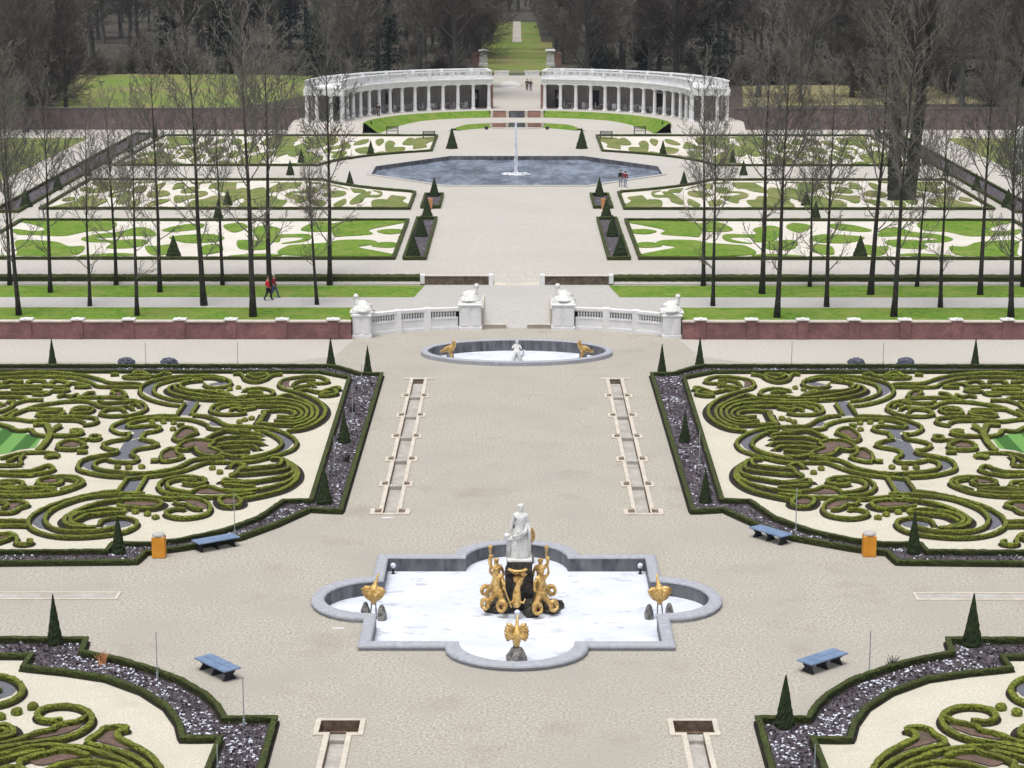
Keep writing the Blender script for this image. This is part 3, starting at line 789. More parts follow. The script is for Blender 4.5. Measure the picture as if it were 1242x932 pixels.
motif('thick forked box stem beside the striped lawn of {s} parterre', [
    h('1', [(350, 850), (420, 780), (470, 692), (455, 632), (430, 602), (310, 606)], .62), h('1', [(470, 690), (540, 612), (568, 618), (510, 650)], .4),
    h('1', [(430, 712), (330, 690), (290, 652), (170, 660), (80, 622), (0, 602), (-100, 595)], .5),
    h('1', [(500, 706), (640, 706), (765, 685), (740, 655), (655, 662)], .5), h('1', [(660, 672), (740, 672)], .8)],
    lawn=[('1', [(-400, 640), (0, 645), (80, 675), (200, 688), (390, 745), (330, 835), (180, 855), (80, 885), (0, 900), (-400, 900)])])
motif('small oval of box round brown soil in the open gravel of {s} parterre', [
    h('1', [(540, 820), (580, 772), (690, 752), (805, 795), (740, 832), (620, 837)], .34, True), h('1', [(690, 750), (850, 740)], .34),
    h('1', [(850, 722), (880, 706), (938, 711), (925, 742), (860, 745)], .32, True), h('1', [(725, 858), (825, 858)], .6)],
    soil=[('1', [(560, 815), (595, 785), (690, 765), (770, 795), (725, 820), (620, 824)]), ('1', [(870, 722), (920, 718), (910, 735), (865, 736)])])
motif('long arching box scroll ending in a hook, above the striped lawn of {s} parterre', [
    h('1', [(-100, 545), (80, 548), (180, 555), (300, 570), (450, 562), (600, 562), (740, 567), (800, 590)]),
    h('1', [(480, 547), (650, 527), (800, 532), (900, 547), (912, 580), (860, 600), (780, 610)]),
    h('1', [(80, 540), (140, 500), (200, 480), (330, 432), (500, 402), (640, 387), (800, 385), (900, 410), (960, 440), (1100, 445), (1210, 436)], .4),
    h('1', [(160, 500), (250, 462), (430, 457), (600, 457)], .3),
    h('1', [(345, 515), (380, 492), (450, 480), (600, 482), (590, 500), (540, 518), (430, 525)], .32, True)])
motif('round double loop of box in the outer far quarter of {s} parterre', [
    h('1', [(670, 487), (720, 442), (850, 441), (880, 461), (830, 490), (700, 495)], .34, True),
    h('1', [(700, 470), (780, 455), (840, 465)], .3)])
motif('long flat hairpin of box at the middle of {s} parterre', [
    h('1', [(1180, 480), (1130, 457), (1000, 467), (945, 502), (955, 512), (1050, 525), (1242, 516), (1344, 480), (1379, 450), (1354, 410), (1294, 386), (1164, 370)]),
    h('2', [(0, 430), (60, 440), (95, 462)], .34), h('2', [(60, 425), (130, 415), (150, 440)], .3)])
motif('curled box branch with an upturned tip in the outer far quarter of {s} parterre', [
    h('1', [(640, 387), (800, 352), (1000, 346), (1130, 350), (1188, 332), (1130, 287), (1052, 290), (1080, 320)]),
    h('1', [(920, 382), (1000, 400), (1120, 396), (1242, 385)]), h('1', [(740, 365), (728, 322), (680, 340), (630, 332)]), h('1', [(740, 362), (830, 306), (900, 305)], .4), h('1', [(540, 340), (620, 326)], .45)],
    soil=[('1', [(1080, 330), (1070, 300), (1130, 298), (1165, 325), (1120, 338)])])
motif('dense tangle of small box curls at the far outer corner of {s} parterre', [
    h('1', [(30, 212), (100, 192), (180, 202), (210, 196)], .5), h('1', [(250, 212), (300, 192), (400, 192), (430, 202)], .5), h('1', [(470, 216), (520, 192), (600, 196), (650, 215)], .5),
    h('1', [(-100, 260), (0, 250), (150, 240), (300, 242), (450, 240), (600, 246), (660, 217), (760, 221), (838, 248), (700, 250)], .45),
    h('1', [(-100, 300), (0, 300), (150, 305), (330, 302), (460, 302), (400, 322), (300, 316)], .4), h('1', [(100, 272), (250, 270), (400, 267)], .45),
    h('1', [(-100, 345), (0, 345), (150, 345), (230, 352), (260, 372), (410, 370)], .4), h('1', [(130, 410), (220, 382), (330, 366)], .36),
    h('1', [(60, 392), (150, 390)], .6), h('1', [(470, 290), (600, 290), (640, 272), (500, 262)], .4), h('1', [(-60, 500), (80, 452), (130, 402)], .4),
    h('1', [(-60, 560), (0, 540), (80, 502), (160, 462)], .4), h('1', [(-160, 420), (-60, 400), (40, 420)], .4), h('1', [(-160, 230), (-60, 205), (20, 225)], .5)],
    soil=[('1', [(-40, 430), (40, 410), (90, 400), (60, 440), (-20, 470)])])

# near corner bed
motif('round box collar about a grey chip disc, outer edge of {s} near parterre', [
    h('n', [(-120, 200), (0, 198), (90, 218), (150, 258), (170, 310), (130, 360), (60, 395), (-20, 415), (-150, 400), (-220, 300)], .42, True), h('n', [(-30, 300), (10, 302)], .5)],
    grey=[('n', [(-120, 225), (0, 222), (80, 240), (125, 275), (130, 315), (90, 355), (0, 385), (-130, 375), (-190, 300)])])
motif('hooked box scroll with a soil tongue in the {s} near parterre', [
    h('n', [(470, 522), (380, 535), (300, 522), (280, 490), (320, 448), (420, 425), (540, 425), (640, 452), (690, 505), (680, 560), (600, 620), (480, 665), (330, 690), (150, 715), (0, 740), (-200, 770)], .40),
    h('n', [(660, 500), (600, 535), (500, 555), (425, 572), (400, 600), (310, 618), (220, 645), (150, 680), (0, 712), (-200, 745)], .34)],
    soil=[('n', [(630, 530), (600, 545), (500, 565), (440, 580), (410, 612), (310, 632), (230, 655), (180, 690), (330, 675), (480, 648), (590, 605), (650, 555)])])
motif('long sweeping box plume with a notched head and brown soil in the {s} near parterre', [
    h('n', [(945, 612), (950, 585), (880, 578), (790, 590), (740, 635), (680, 665), (665, 705), (760, 730), (900, 765), (1050, 830), (1150, 920), (1200, 1010)], .40),
    h('n', [(955, 600), (890, 620), (890, 660), (960, 700), (1080, 760), (1180, 850), (1235, 960), (1250, 1040)], .40),
    h('n', [(-200, 850), (0, 790), (150, 750), (300, 722), (480, 725), (650, 745), (800, 790), (950, 850), (1080, 940), (1120, 1010)], .36),
    h('n', [(-200, 890), (0, 830), (200, 775), (340, 757)], .36),
    h('n', [(670, 800), (560, 765), (430, 755), (380, 775), (250, 805), (150, 840), (150, 880), (200, 925), (280, 980)], .36),
    h('n', [(330, 910), (450, 865), (600, 840), (750, 845), (880, 870), (1000, 930), (1050, 1000)], .36), h('n', [(420, 960), (560, 910), (720, 895), (850, 920), (930, 990)], .36)],
    soil=[('n', [(870, 610), (800, 615), (750, 660), (700, 690), (780, 715), (900, 745), (980, 770), (940, 720), (870, 670)]),
          ('n', [(200, 850), (330, 815), (480, 800), (620, 812), (800, 830), (600, 825), (450, 850), (330, 885), (270, 880)])])
motif('dense fan of long box ribs at the lower edge of {s} near parterre', [
    h('n', [(-200, 960), (0, 900), (100, 880), (150, 915), (150, 980)], .36), h('n', [(-200, 640), (0, 570), (70, 575), (105, 625), (60, 655), (0, 665), (-150, 690)], .38), h('n', [(-150, 640), (0, 600), (50, 605), (40, 635), (-60, 650)], .3)],
    soil=[('n', [(-100, 650), (0, 612), (70, 615), (60, 640), (0, 650)])])

DOTS_A = [('2', 1080, 260), ('2', 1000, 276), ('2', 1205, 545), ('2', 1140, 562), ('2', 1090, 580), ('3', 40, 550), ('2', 375, 585), ('2', 470, 592), ('2', 465, 650), ('2', 270, 582), ('2', 830, 300), ('5', 45, 157), ('5', 170, 150), ('4', 1105, 152), ('4', 1215, 157), ('5', 110, 572), ('5', 225, 592), ('5', 300, 622), ('5', 0, 565), ('5', 835, 162), ('5', 905, 200), ('5', 1020, 228)]
DOTS_B = [('n', 125, 470), ('n', 245, 432), ('n', 0, 508)]

HG = []
GZ = [0]; SZ = 0.0
for sx in (1, -1):
    for k, (label, strokes, soil, grey, lawn) in enumerate(MOT):
        rg = random.Random(100 + k)
        mb, hs_ = MB(), MB()
        for c, pts, w, closed in strokes:
            w_ = T(c, pts)
            w_ = mir(crom(w_, closed), sx)
            hedge(mb, w_, w * .53, .235, .008, closed, jit=.024, rg=rg); SZ += .0013; strip(hs_, w_, w * .53 + (.46 if any(q in label for q in ('fan of', 'shell of', 'crescents')) else .17), .030 + SZ % .024, closed)  # strip is wider under fans, painting the gaps between ribs dark
        txt = label.format(s=SIDE[sx])
        me = mb.mesh('box_hedge')
        e = empty('box_hedge', (0, 0, 0)); tag(e, txt, 'hedge', f'box scrolls of the {SIDE[sx]} parterres')
        obj('hedge', me, M['box'], e); hs_.build('shade_soil_strip', M['shade_soil'], e)
        if soil:
            sb = MB()
            for j, (c, pts) in enumerate(soil): sb.poly(mir(T(c, pts, .08), sx), .060 + .003 * j)
            sb.build('soil_bed', M['soil'], e)
        for c, pts in grey:
            gm = MB(); gm.poly(mir(T(c, pts, .05), sx), .013 + .0007 * len(GZ)); GZ.append(0); struct(gm.build('grey_chippings', M['greygravel']))
        for c, pts in lawn:
            gm = MB(); gm.poly(mir(T(c, pts, .05), sx), .02); struct(gm.build('striped_lawn', M['stripes']))
    for i, (c, x, y) in enumerate(DOTS_A + DOTS_B):
        q = T(c, [(x, y)], .2)[0]
        near = i >= len(DOTS_A)
        mb = MB(); mb.blob((0, 0, .11), (.22, .22, .19) if near else (.2, .24, .15), 2, .2, 2.5)
        o = mb.build('box_ball', M['box'], None, loc=(sx * q[0], q[1], 0))
        tag(o, f'small clipped box ball dotted on the cream gravel of the {SIDE[sx]} {"near parterre" if near else "scrollwork parterre"}', 'shrub', f'box balls on the {SIDE[sx]} {"near " if near else ""}parterre')
# ------------------------------------------------------------------ Venus basin
FLOOR = -.42
def loops(mb, lps):
    n = len(lps[0][0]); vs = []
    for lp, z in lps: vs += [(x, y, z) for x, y in lp]
    mb.add(vs, [(k * n + i, k * n + (i + 1) % n, (k + 1) * n + (i + 1) % n, (k + 1) * n + i) for k in range(len(lps) - 1) for i in range(n)])
def off(lp, k): return [(BC[0] + (x - BC[0]) * k, BC[1] + (y - BC[1]) * k) for x, y in lp]
bs = empty('fountain_basin', (0, 87, 0))
tag(bs, 'wide empty cross-shaped stone basin with rounded lobes and snowy floor under the white standing statue', 'basin')
def at0(o, root):
    o.parent = root; o.location = (-root.location.x, -root.location.y, -root.location.z); return o
mb = MB(); loops(mb, [(off(B_OUT, .99), -.03), (off(B_OUT, .99), .06), (off(B_OUT, .998), .10), (B_OUT, .15), (off(B_OUT, .996), .21), (off(B_OUT, .984), .258), (off(B_OUT, .968), .275), (off(B_IN, 1.022), .275), (off(B_IN, 1.01), .262), (off(B_IN, 1.002), .225), (B_IN, .17)])
at0(mb.build('rim', M['rim']), bs)
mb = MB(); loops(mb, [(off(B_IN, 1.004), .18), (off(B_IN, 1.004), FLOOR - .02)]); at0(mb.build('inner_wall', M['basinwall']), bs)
mb = MB(); mb.poly(off(B_IN, 1.012), FLOOR); at0(mb.build('basin_floor', M['snow']), bs)

# oval basin in front of the balustrade
ob = empty('oval_basin', (0, 141, 0)); tag(ob, 'shallow oval basin with grey stone rim before the white balustrade', 'basin')
mb = MB(); n = 64
loops(mb, [(ell(6.42, 4.05), -.02), (ell(6.42, 4.05), .24), (ell(6.36, 4.0), .29), (ell(6.0, 3.66), .29), (ell(5.95, 3.62), .24)]); at0(mb.build('rim', M['rim']), ob)
mb = MB(); loops(mb, [(ell(5.96, 3.63), .26), (ell(5.96, 3.63), -.5)]); at0(mb.build('inner_wall', M['basinwall']), ob)
mb = MB(); mb.poly(ell(6.1, 3.8), -.47); at0(mb.build('basin_floor', M['snow']), ob)

# ------------------------------------------------------------------ statue of a draped woman
ST = (0.12, 87.2)
pz = 1.86
st = empty('statue', (ST[0], ST[1], pz)); tag(st, 'white marble statue of a draped woman standing on the dark rock in the big basin', 'statue')
V = [((0, 0, 1.18), .25), ((.01, -.02, 1.42), .20), ((.02, -.01, 1.68), .235), ((.03, 0, 1.92), .19), ((.04, -.02, 2.06), .085), ((.045, -.05, 2.2), .115), ((.045, -.05, 2.32), .085),
     ((.27, 0, 1.9), .10), ((.36, .02, 1.58), .085), ((.27, -.14, 1.36), .065), ((.20, -.2, 1.33), .055),
     ((-.21, 0, 1.9), .10), ((-.31, -.03, 1.55), .08), ((-.38, -.08, 1.24), .062), ((-.40, -.1, 1.14), .055),
     ((.13, 0, .95), .20), ((.15, -.03, .5), .15), ((.15, .02, .12), .12), ((-.13, -.06, .95), .20), ((-.14, -.14, .52), .15), ((-.12, -.05, .12), .11), ((.16, -.14, .05), .06), ((-.12, -.2, .05), .06)]
E_ = [(0, 1), (1, 2), (2, 3), (3, 4), (4, 5), (5, 6), (3, 7), (7, 8), (8, 9), (9, 10), (3, 11), (11, 12), (12, 13), (13, 14), (0, 15), (15, 16), (16, 17), (0, 18), (18, 19), (19, 20), (17, 21), (20, 22)]
obj('figure', skin(V, E_, 2, 'figure'), M['marble'], st)
# drapery: folded skirt and cloth over the arm
mb = MB(); rg = random.Random(3)
prof = [(.40, .04), (.385, .3), (.36, .6), (.34, .85), (.31, 1.08), (.275, 1.26)]
n = 44; vs, fs = [], []
for i, (r, z) in enumerate(prof):
    for j in range(n):
        a = 2 * math.pi * j / n
        fold = 1 + (.11 - .012 * i) * math.sin(9 * a + 1.6 * z + 1.2 * math.sin(3 * a)) + .05 * math.sin(17 * a - 3 * z)
        zz = z + (.22 * math.cos(a - 2.6) if i == len(prof) - 1 else 0)
        vs.append((r * fold * math.cos(a) * 1.0, r * fold * math.sin(a) * .82, zz))
for i in range(len(prof) - 1):
    for j in range(n): fs.append((i * n + j, i * n + (j + 1) % n, (i + 1) * n + (j + 1) % n, (i + 1) * n + j))
mb.add(vs, fs)
for k in range(3): mb.tube([(-.30 + .05 * k, -.2, 1.0 - .07 * k), (0, -.34, 1.12 - .06 * k), (.28, -.22, 1.32 - .05 * k), (.36, 0, 1.42)], [.05, .055, .05, .04], 6)
mb.tube([(.36, -.02, 1.5), (.40, .02, 1.1), (.38, .05, .5), (.36, .05, .1)], [.08, .1, .12, .12], 7)
mb.build('drapery', M['marble'], st, True)
mb = MB(); mb.blob((.045, .0, 2.30), (.15, .15, .13), 2, .2, 4); mb.blob((.045, .14, 2.27), (.09, .09, .09), 2, .2, 4); mb.build('hair', M['marble'], st, True)
mb = MB(); mb.tube([(-.42, .02, .05), (-.43, 0, .5), (-.42, -.04, .82)], [.14, .12, .11], 8)
mb.blob((-.45, -.08, .92), (.2, .16, .13), 2, .2, 3); mb.blob((-.52, -.13, 1.06), (.14, .12, .10), 2, .2, 3); mb.tube([(-.42, -.1, .95), (-.2, -.2, .88)], [.08, .06], 6)
mb.build('dolphin_support', M['marble'], st, True)
mb = MB(); mb.bevbox(-.52, .52, -.42, .42, -.02, .07, .02); mb.build('plinth', M['marble'], st)

# rock pedestal
rk = empty('rock_pedestal', (ST[0], ST[1], FLOOR)); tag(rk, 'dark rugged rock pedestal rising from the snowy basin under the white statue', 'pedestal')
mb = MB()
mb.blob((0, .05, 1.2), (.6, .5, 1.2), 3, .28, 3); mb.bevbox(-.54, .54, -.42, .46, 1.75, 2.26, .04)
mb.build('rock_core', M['rock'], rk)
mb = MB(); rg = random.Random(11)
for k in range(26):
    a = rg.uniform(0, 6.28); d = rg.uniform(.5, 1.55)
    mb.blob((d * math.cos(a), d * math.sin(a) * .85, .12 + .5 * max(0, 1.1 - d)), (rg.uniform(.25, .45), rg.uniform(.2, .35), rg.uniform(.14, .4)), 2, .45, 3)
mb.build('base_rocks', M['rock'], rk)

def triton(name, loc, rz, lab, flip=1, seed=1):
    t = empty(name, loc, rz); tag(t, lab, 'statue', 'gilded figures of the big fountain'); t.scale = (.80, .85, .96)
    f = flip
    V = [((0, 0, .85), .20), ((0, -.05, 1.1), .185), ((0, -.04, 1.36), .225), ((0, 0, 1.55), .17), ((0, -.02, 1.66), .08), ((.02 * f, -.06, 1.80), .13), ((.02 * f, -.04, 1.93), .09),
         ((.24 * f, 0, 1.53), .10), ((.40 * f, -.1, 1.72), .08), ((.32 * f, -.22, 1.98), .06), ((.26 * f, -.26, 2.08), .05),
         ((-.24 * f, 0, 1.53), .10), ((-.40 * f, -.04, 1.25), .08), ((-.46 * f, -.22, 1.05), .065), ((-.44 * f, -.3, 1.02), .055),
         ((.16 * f, -.08, .68), .19), ((.36 * f, -.22, .42), .15), ((.52 * f, -.30, .22), .12), ((.42 * f, -.52, .14), .10), ((.22 * f, -.5, .26), .07),
         ((-.16 * f, -.06, .68), .19), ((-.36 * f, -.16, .45), .15), ((-.55 * f, -.22, .24), .13), ((-.64 * f, -.42, .18), .10), ((-.48 * f, -.56, .30), .07)]
    Ed = [(0, 1), (1, 2), (2, 3), (3, 4), (4, 5), (5, 6), (3, 7), (7, 8), (8, 9), (9, 10), (3, 11), (11, 12), (12, 13), (13, 14), (0, 15), (15, 16), (16, 17), (17, 18), (18, 19), (0, 20), (20, 21), (21, 22), (22, 23), (23, 24)]
    obj('figure', skin(V, Ed, 2, 'figure'), M['gold'], t)
    for cx, cy, cz, rr in ((.46 * f, -.52, .34, .20), (-.50 * f, -.58, .34, .22)):
        mb = MB(); mb.tube([(cx + rr * math.cos(a * .45), cy - .05 * a * .2, cz + rr * math.sin(a * .45)) for a in range(15)], [.13 - .004 * a for a in range(15)], 8); mb.build('tail_coil', M['gold'], t, True)
    mb = MB(); rg = random.Random(seed)
    mb.tube([(.22 * f, -.3, 2.0), (.27 * f, -.26, 2.16), (.30 * f, -.2, 2.38), (.28 * f, -.2, 2.5)], [.035, .06, .10, .14], 8)
    mb.build('shell_horn', M['gold'], t, True)
    mb = MB()
    for k in range(16):
        a = rg.uniform(0, 6.28)
        mb.blob((.02 * f + .11 * math.cos(a), -.03 + .11 * math.sin(a), 1.83 + rg.uniform(-.03, .1)), rg.uniform(.04, .065), 1, .3, 4)
    for k in range(4): mb.blob((.02 * f + rg.uniform(-.05, .05), -.17, 1.74 - .04 * k), .045, 1, .3, 4)
    mb.build('hair', M['gold'], t, True)
    for s in (1, -1):           # fringed tail flukes and fins
        mb = MB(); x0 = (.24 if s == 1 else -.46) * f
        for k in range(5):
            a = R(-40 + 20 * k)
            mb.add([(x0, -.55, .28), (x0 + .24 * math.sin(a) - .03, -.62, .34 + .22 * math.cos(a)), (x0 + .26 * math.sin(a), -.66, .36 + .25 * math.cos(a)), (x0 + .24 * math.sin(a) + .03, -.62, .34 + .22 * math.cos(a))], [(0, 1, 2), (0, 2, 3), (0, 3, 1)])
        mb.build('tail_fin', M['gold'], t)
    mb = MB()
    for k in range(10):
        a = 2 * math.pi * k / 10
        mb.blob((.24 * math.cos(a), -.02 + .22 * math.sin(a), .84), (.07, .07, .13), 1, .3, 4)
    mb.build('scaly_skirt', M['gold'], t, True)
    return t
triton('gilded_triton', (-.80, 86.8, FLOOR + .18), R(-22), 'gilded sea-god figure blowing a horn, left of the dark rock in the big basin', -1, 2)
triton('gilded_triton', (1.02, 86.7, FLOOR + .12), R(24), 'gilded sea-god figure blowing a horn, right of the dark rock in the big basin', 1, 5)
triton('gilded_triton', (-.85, 88.3, FLOOR + .1), R(200), 'gilded sea-god figure mostly hidden behind the dark rock, left', 1, 7)
triton('gilded_triton', (1.0, 88.3, FLOOR + .1), R(160), 'gilded sea-god figure mostly hidden behind the dark rock, right', -1, 8)

dz = empty('gilded_dolphin', (.0, 86.25, FLOOR)); tag(dz, 'gilded dolphin standing head down before the rock, under a gold shell', 'statue', 'gilded figures of the big fountain')
V = [((0, -.1, .45), .13), ((0, -.16, .62), .21), ((0, -.08, .95), .19), ((.02, 0, 1.25), .14), ((.10, .03, 1.5), .10), ((.22, 0, 1.68), .08), ((.30, -.08, 1.8), .05)]
obj('body', skin(V, [(i, i + 1) for i in range(6)], 2, 'body'), M['gold'], dz)
mb = MB()
for a in (-50, -15, 20, 60):
    mb.tube([(.28, -.08, 1.78), (.30 + .16 * math.sin(R(a)), -.1, 1.86 + .14 * math.cos(R(a)))], [.05, .015], 5)
mb.build('tail_fin', M['gold'], dz, True)
for s in (1, -1):
    mb = MB(); mb.tube([(s * .12, -.2, .75), (s * .3, -.28, .72), (s * .36, -.26, .9)], [.07, .05, .02], 5); mb.build('fin', M['gold'], dz, True)
mb = MB(); mb.blob((.03, -.3, .30), .13, 2, .1, 2); mb.build('snow_cap', M['snow'], dz, True)
mb = MB(); mb.tube([(-.62, -.3, 1.75), (-.42, -.34, 1.1), (-.22, -.36, .55)], .035, 6); mb.build('gilded_staff', M['gold'], dz, True)
sh = empty('gilded_shell', (.04, 86.62, 1.42)); tag(sh, 'gilded scallop shell bowl fixed to the rock just below the white statue', 'ornament', 'gilded figures of the big fountain')
mb = MB(); vs = [(0, 0, -.18)]; fs = []
for i in range(25):
    a = math.pi * (1 + i / 24); r = .40 * (1 + .10 * (i % 2))
    vs.append((r * math.cos(a), r * math.sin(a) * .9, .16)); 
for i in range(24): fs.append((0, i + 1, i + 2))
b = len(vs)
for i in range(25):
    a = math.pi * (1 + i / 24); vs.append((.33 * math.cos(a), .33 * math.sin(a) * .9, .21))
for i in range(24): fs.append((i + 1, b + i, b + i + 1, i + 2))
vs.append((0, 0, .05))
for i in range(24): fs.append((b + i, len(vs) - 1, b + i + 1))
mb.add(vs, fs)
mb.build('shell_bowl', M['gold'], sh)
mb = MB(); mb.blob((0, -.15, -.25), (.2, .16, .18), 2, .3, 4); mb.blob((.12, -.12, -.4), (.1, .1, .12), 2, .3, 4); mb.build('mask', M['gold'], sh, True)

# gilded swans on rock piers in the lobes
def swan(loc, rz, lab, legs=True):
    t = empty('gilded_swan', loc, rz); tag(t, lab, 'statue', 'gilded swans in the big basin')
    V = [((0, -.02, .58), .10), ((0, 0, .80), .15), ((0, .02, 1.05), .235), ((0, .08, 1.28), .21), ((.01, .2, 1.46), .085), ((.03, .38, 1.66), .05), ((.05, .52, 1.84), .035)]
    obj('body', skin(V, [(i, i + 1) for i in range(6)], 2, 'body'), M['gold'], t)
    for s in (1, -1):
        mb = MB()
        for k in range(6):
            a = R((-8 - 15 * k) if legs else (52 - 17 * k)); L = .44 - .02 * k
            x0, y0, z0 = s * .10, .06 - .012 * k, 1.27 - .03 * k
            mb.tube([(x0, y0, z0), (x0 + s * .6 * L * math.cos(a), y0 - .05, z0 + .6 * L * math.sin(a) + .05), (x0 + s * L * math.cos(a), y0 - .10, z0 + L * math.sin(a))], [.12, .115, .05], 7)
        mb.build('wing', M['gold'], t, True)
    mb = MB()
    if legs:
        for x, y, hh in ((-.42, .12, .62), (.40, -.1, .66)):
            mb.lathe([(.20, 0), (.19, hh * .4), (.14, hh * .8), (.07, hh)], 9, (x, y, 0), 0, .14)
        mb.tube([(-.14, -.08, 0), (-.08, 0, .75)], .03, 5); mb.tube([(.14, -.05, 0), (.08, 0, .75)], .03, 5)
    else:
        mb.lathe([(.46, 0), (.42, .25), (.30, .5), (.2, .62)], 11, (0, -.02, 0), 0, .14); mb.tube([(-.05, 0, .5), (0, 0, .85)], .12, 6)
    mb.build('rock_pier', M['greyrock'], t)
    return t
swan((-6.0, 86.1, FLOOR), R(-18), 'gilded swan with open wings on rock stubs, left lobe of big basin')
swan((6.0, 86.1, FLOOR), R(18), 'gilded swan with open wings on rock stubs, right lobe of big basin')
swan((0.0, 80.55, FLOOR), R(0), 'gilded swan with raised wings on grey rock, near lobe of big basin', False)
swan((0.35, 94.2, FLOOR), R(180), 'gilded swan behind the white statue in the far lobe of the big basin', False)
for sx in (1, -1):
    q = P(477, 683, -.05)
    t = empty('corner_spout', (sx * -5.55, 92.45, FLOOR)); tag(t, f'small spout with white snow-capped knob in the far {SIDE[sx]} corner of the big basin', 'spout')
    mb = MB(); mb.lathe([(.10, 0), (.05, .06), (.03, .3)], 8); mb.build('pipe', M['benchleg'], t)
    mb = MB(); mb.blob((0, 0, .38), .13, 2, .06, 2); mb.build('snow_cap', M['snow'], t, True)

# oval basin figures: two gilded sea-beasts and a white swan boy
for sx in (1, -1):
    t = empty('gilded_sea_beast', (sx * -4.45, 140.6, -.47), R(-20 * sx)); tag(t, f'small gilded sea-beast leaping in the {SIDE[sx]} half of the oval basin', 'statue')
    V = [((sx * -.55, -.1, .72), .12), ((sx * -.3, 0, .85), .22), ((0, 0, .92), .24), ((sx * .3, 0, 1.15), .17), ((sx * .36, -.08, 1.42), .14), ((sx * .2, -.15, 1.5), .09), ((sx * -.75, .1, .6), .08), ((sx * .1, -.1, .6), .1), ((sx * .25, -.25, .3), .07)]
    obj('body', skin(V, [(0, 1), (1, 2), (2, 3), (3, 4), (4, 5), (0, 6), (2, 7), (7, 8)], 2, 'body'), M['gold'], t)
    mb = MB(); mb.lathe([(.4, 0), (.3, .25), (.2, .7)], 10, (0, 0, 0), 0, .1); mb.build('rock_pier', M['greyrock'], t)
t = empty('child_statue', (0, 140.3, -.47)); tag(t, 'small white seated child statue with a swan in the oval basin', 'statue')
V = [((0, 0, .75), .19), ((0, 0, 1.0), .18), ((0, 0, 1.2), .15), ((0, 0, 1.3), .08), ((.02, -.03, 1.46), .13), ((.02, -.02, 1.56), .09), ((.2, 0, 1.18), .08), ((.32, -.1, .95), .06), ((-.2, 0, 1.18), .08), ((-.3, -.12, 1.0), .06),
     ((.14, -.2, .7), .13), ((.2, -.32, .4), .09), ((.24, -.34, .08), .07), ((-.14, -.2, .7), .13), ((-.22, -.3, .4), .09), ((-.26, -.34, .08), .07)]
obj('figure', skin(V, [(0, 1), (1, 2), (2, 3), (3, 4), (4, 5), (2, 6), (6, 7), (2, 8), (8, 9), (0, 10), (10, 11), (11, 12), (0, 13), (13, 14), (14, 15)], 2, 'figure'), M['marble'], t)
mb = MB(); mb.lathe([(.45, 0), (.4, .2), (.25, .45), (.2, .65)], 10, (0, .1, 0), 0, .12); mb.tube([(.3, -.15, .5), (.45, -.3, .7), (.42, -.4, .95), (.5, -.5, 1.0)], [.14, .07, .05, .04], 6); mb.build('rock_seat', M['marble'], t)

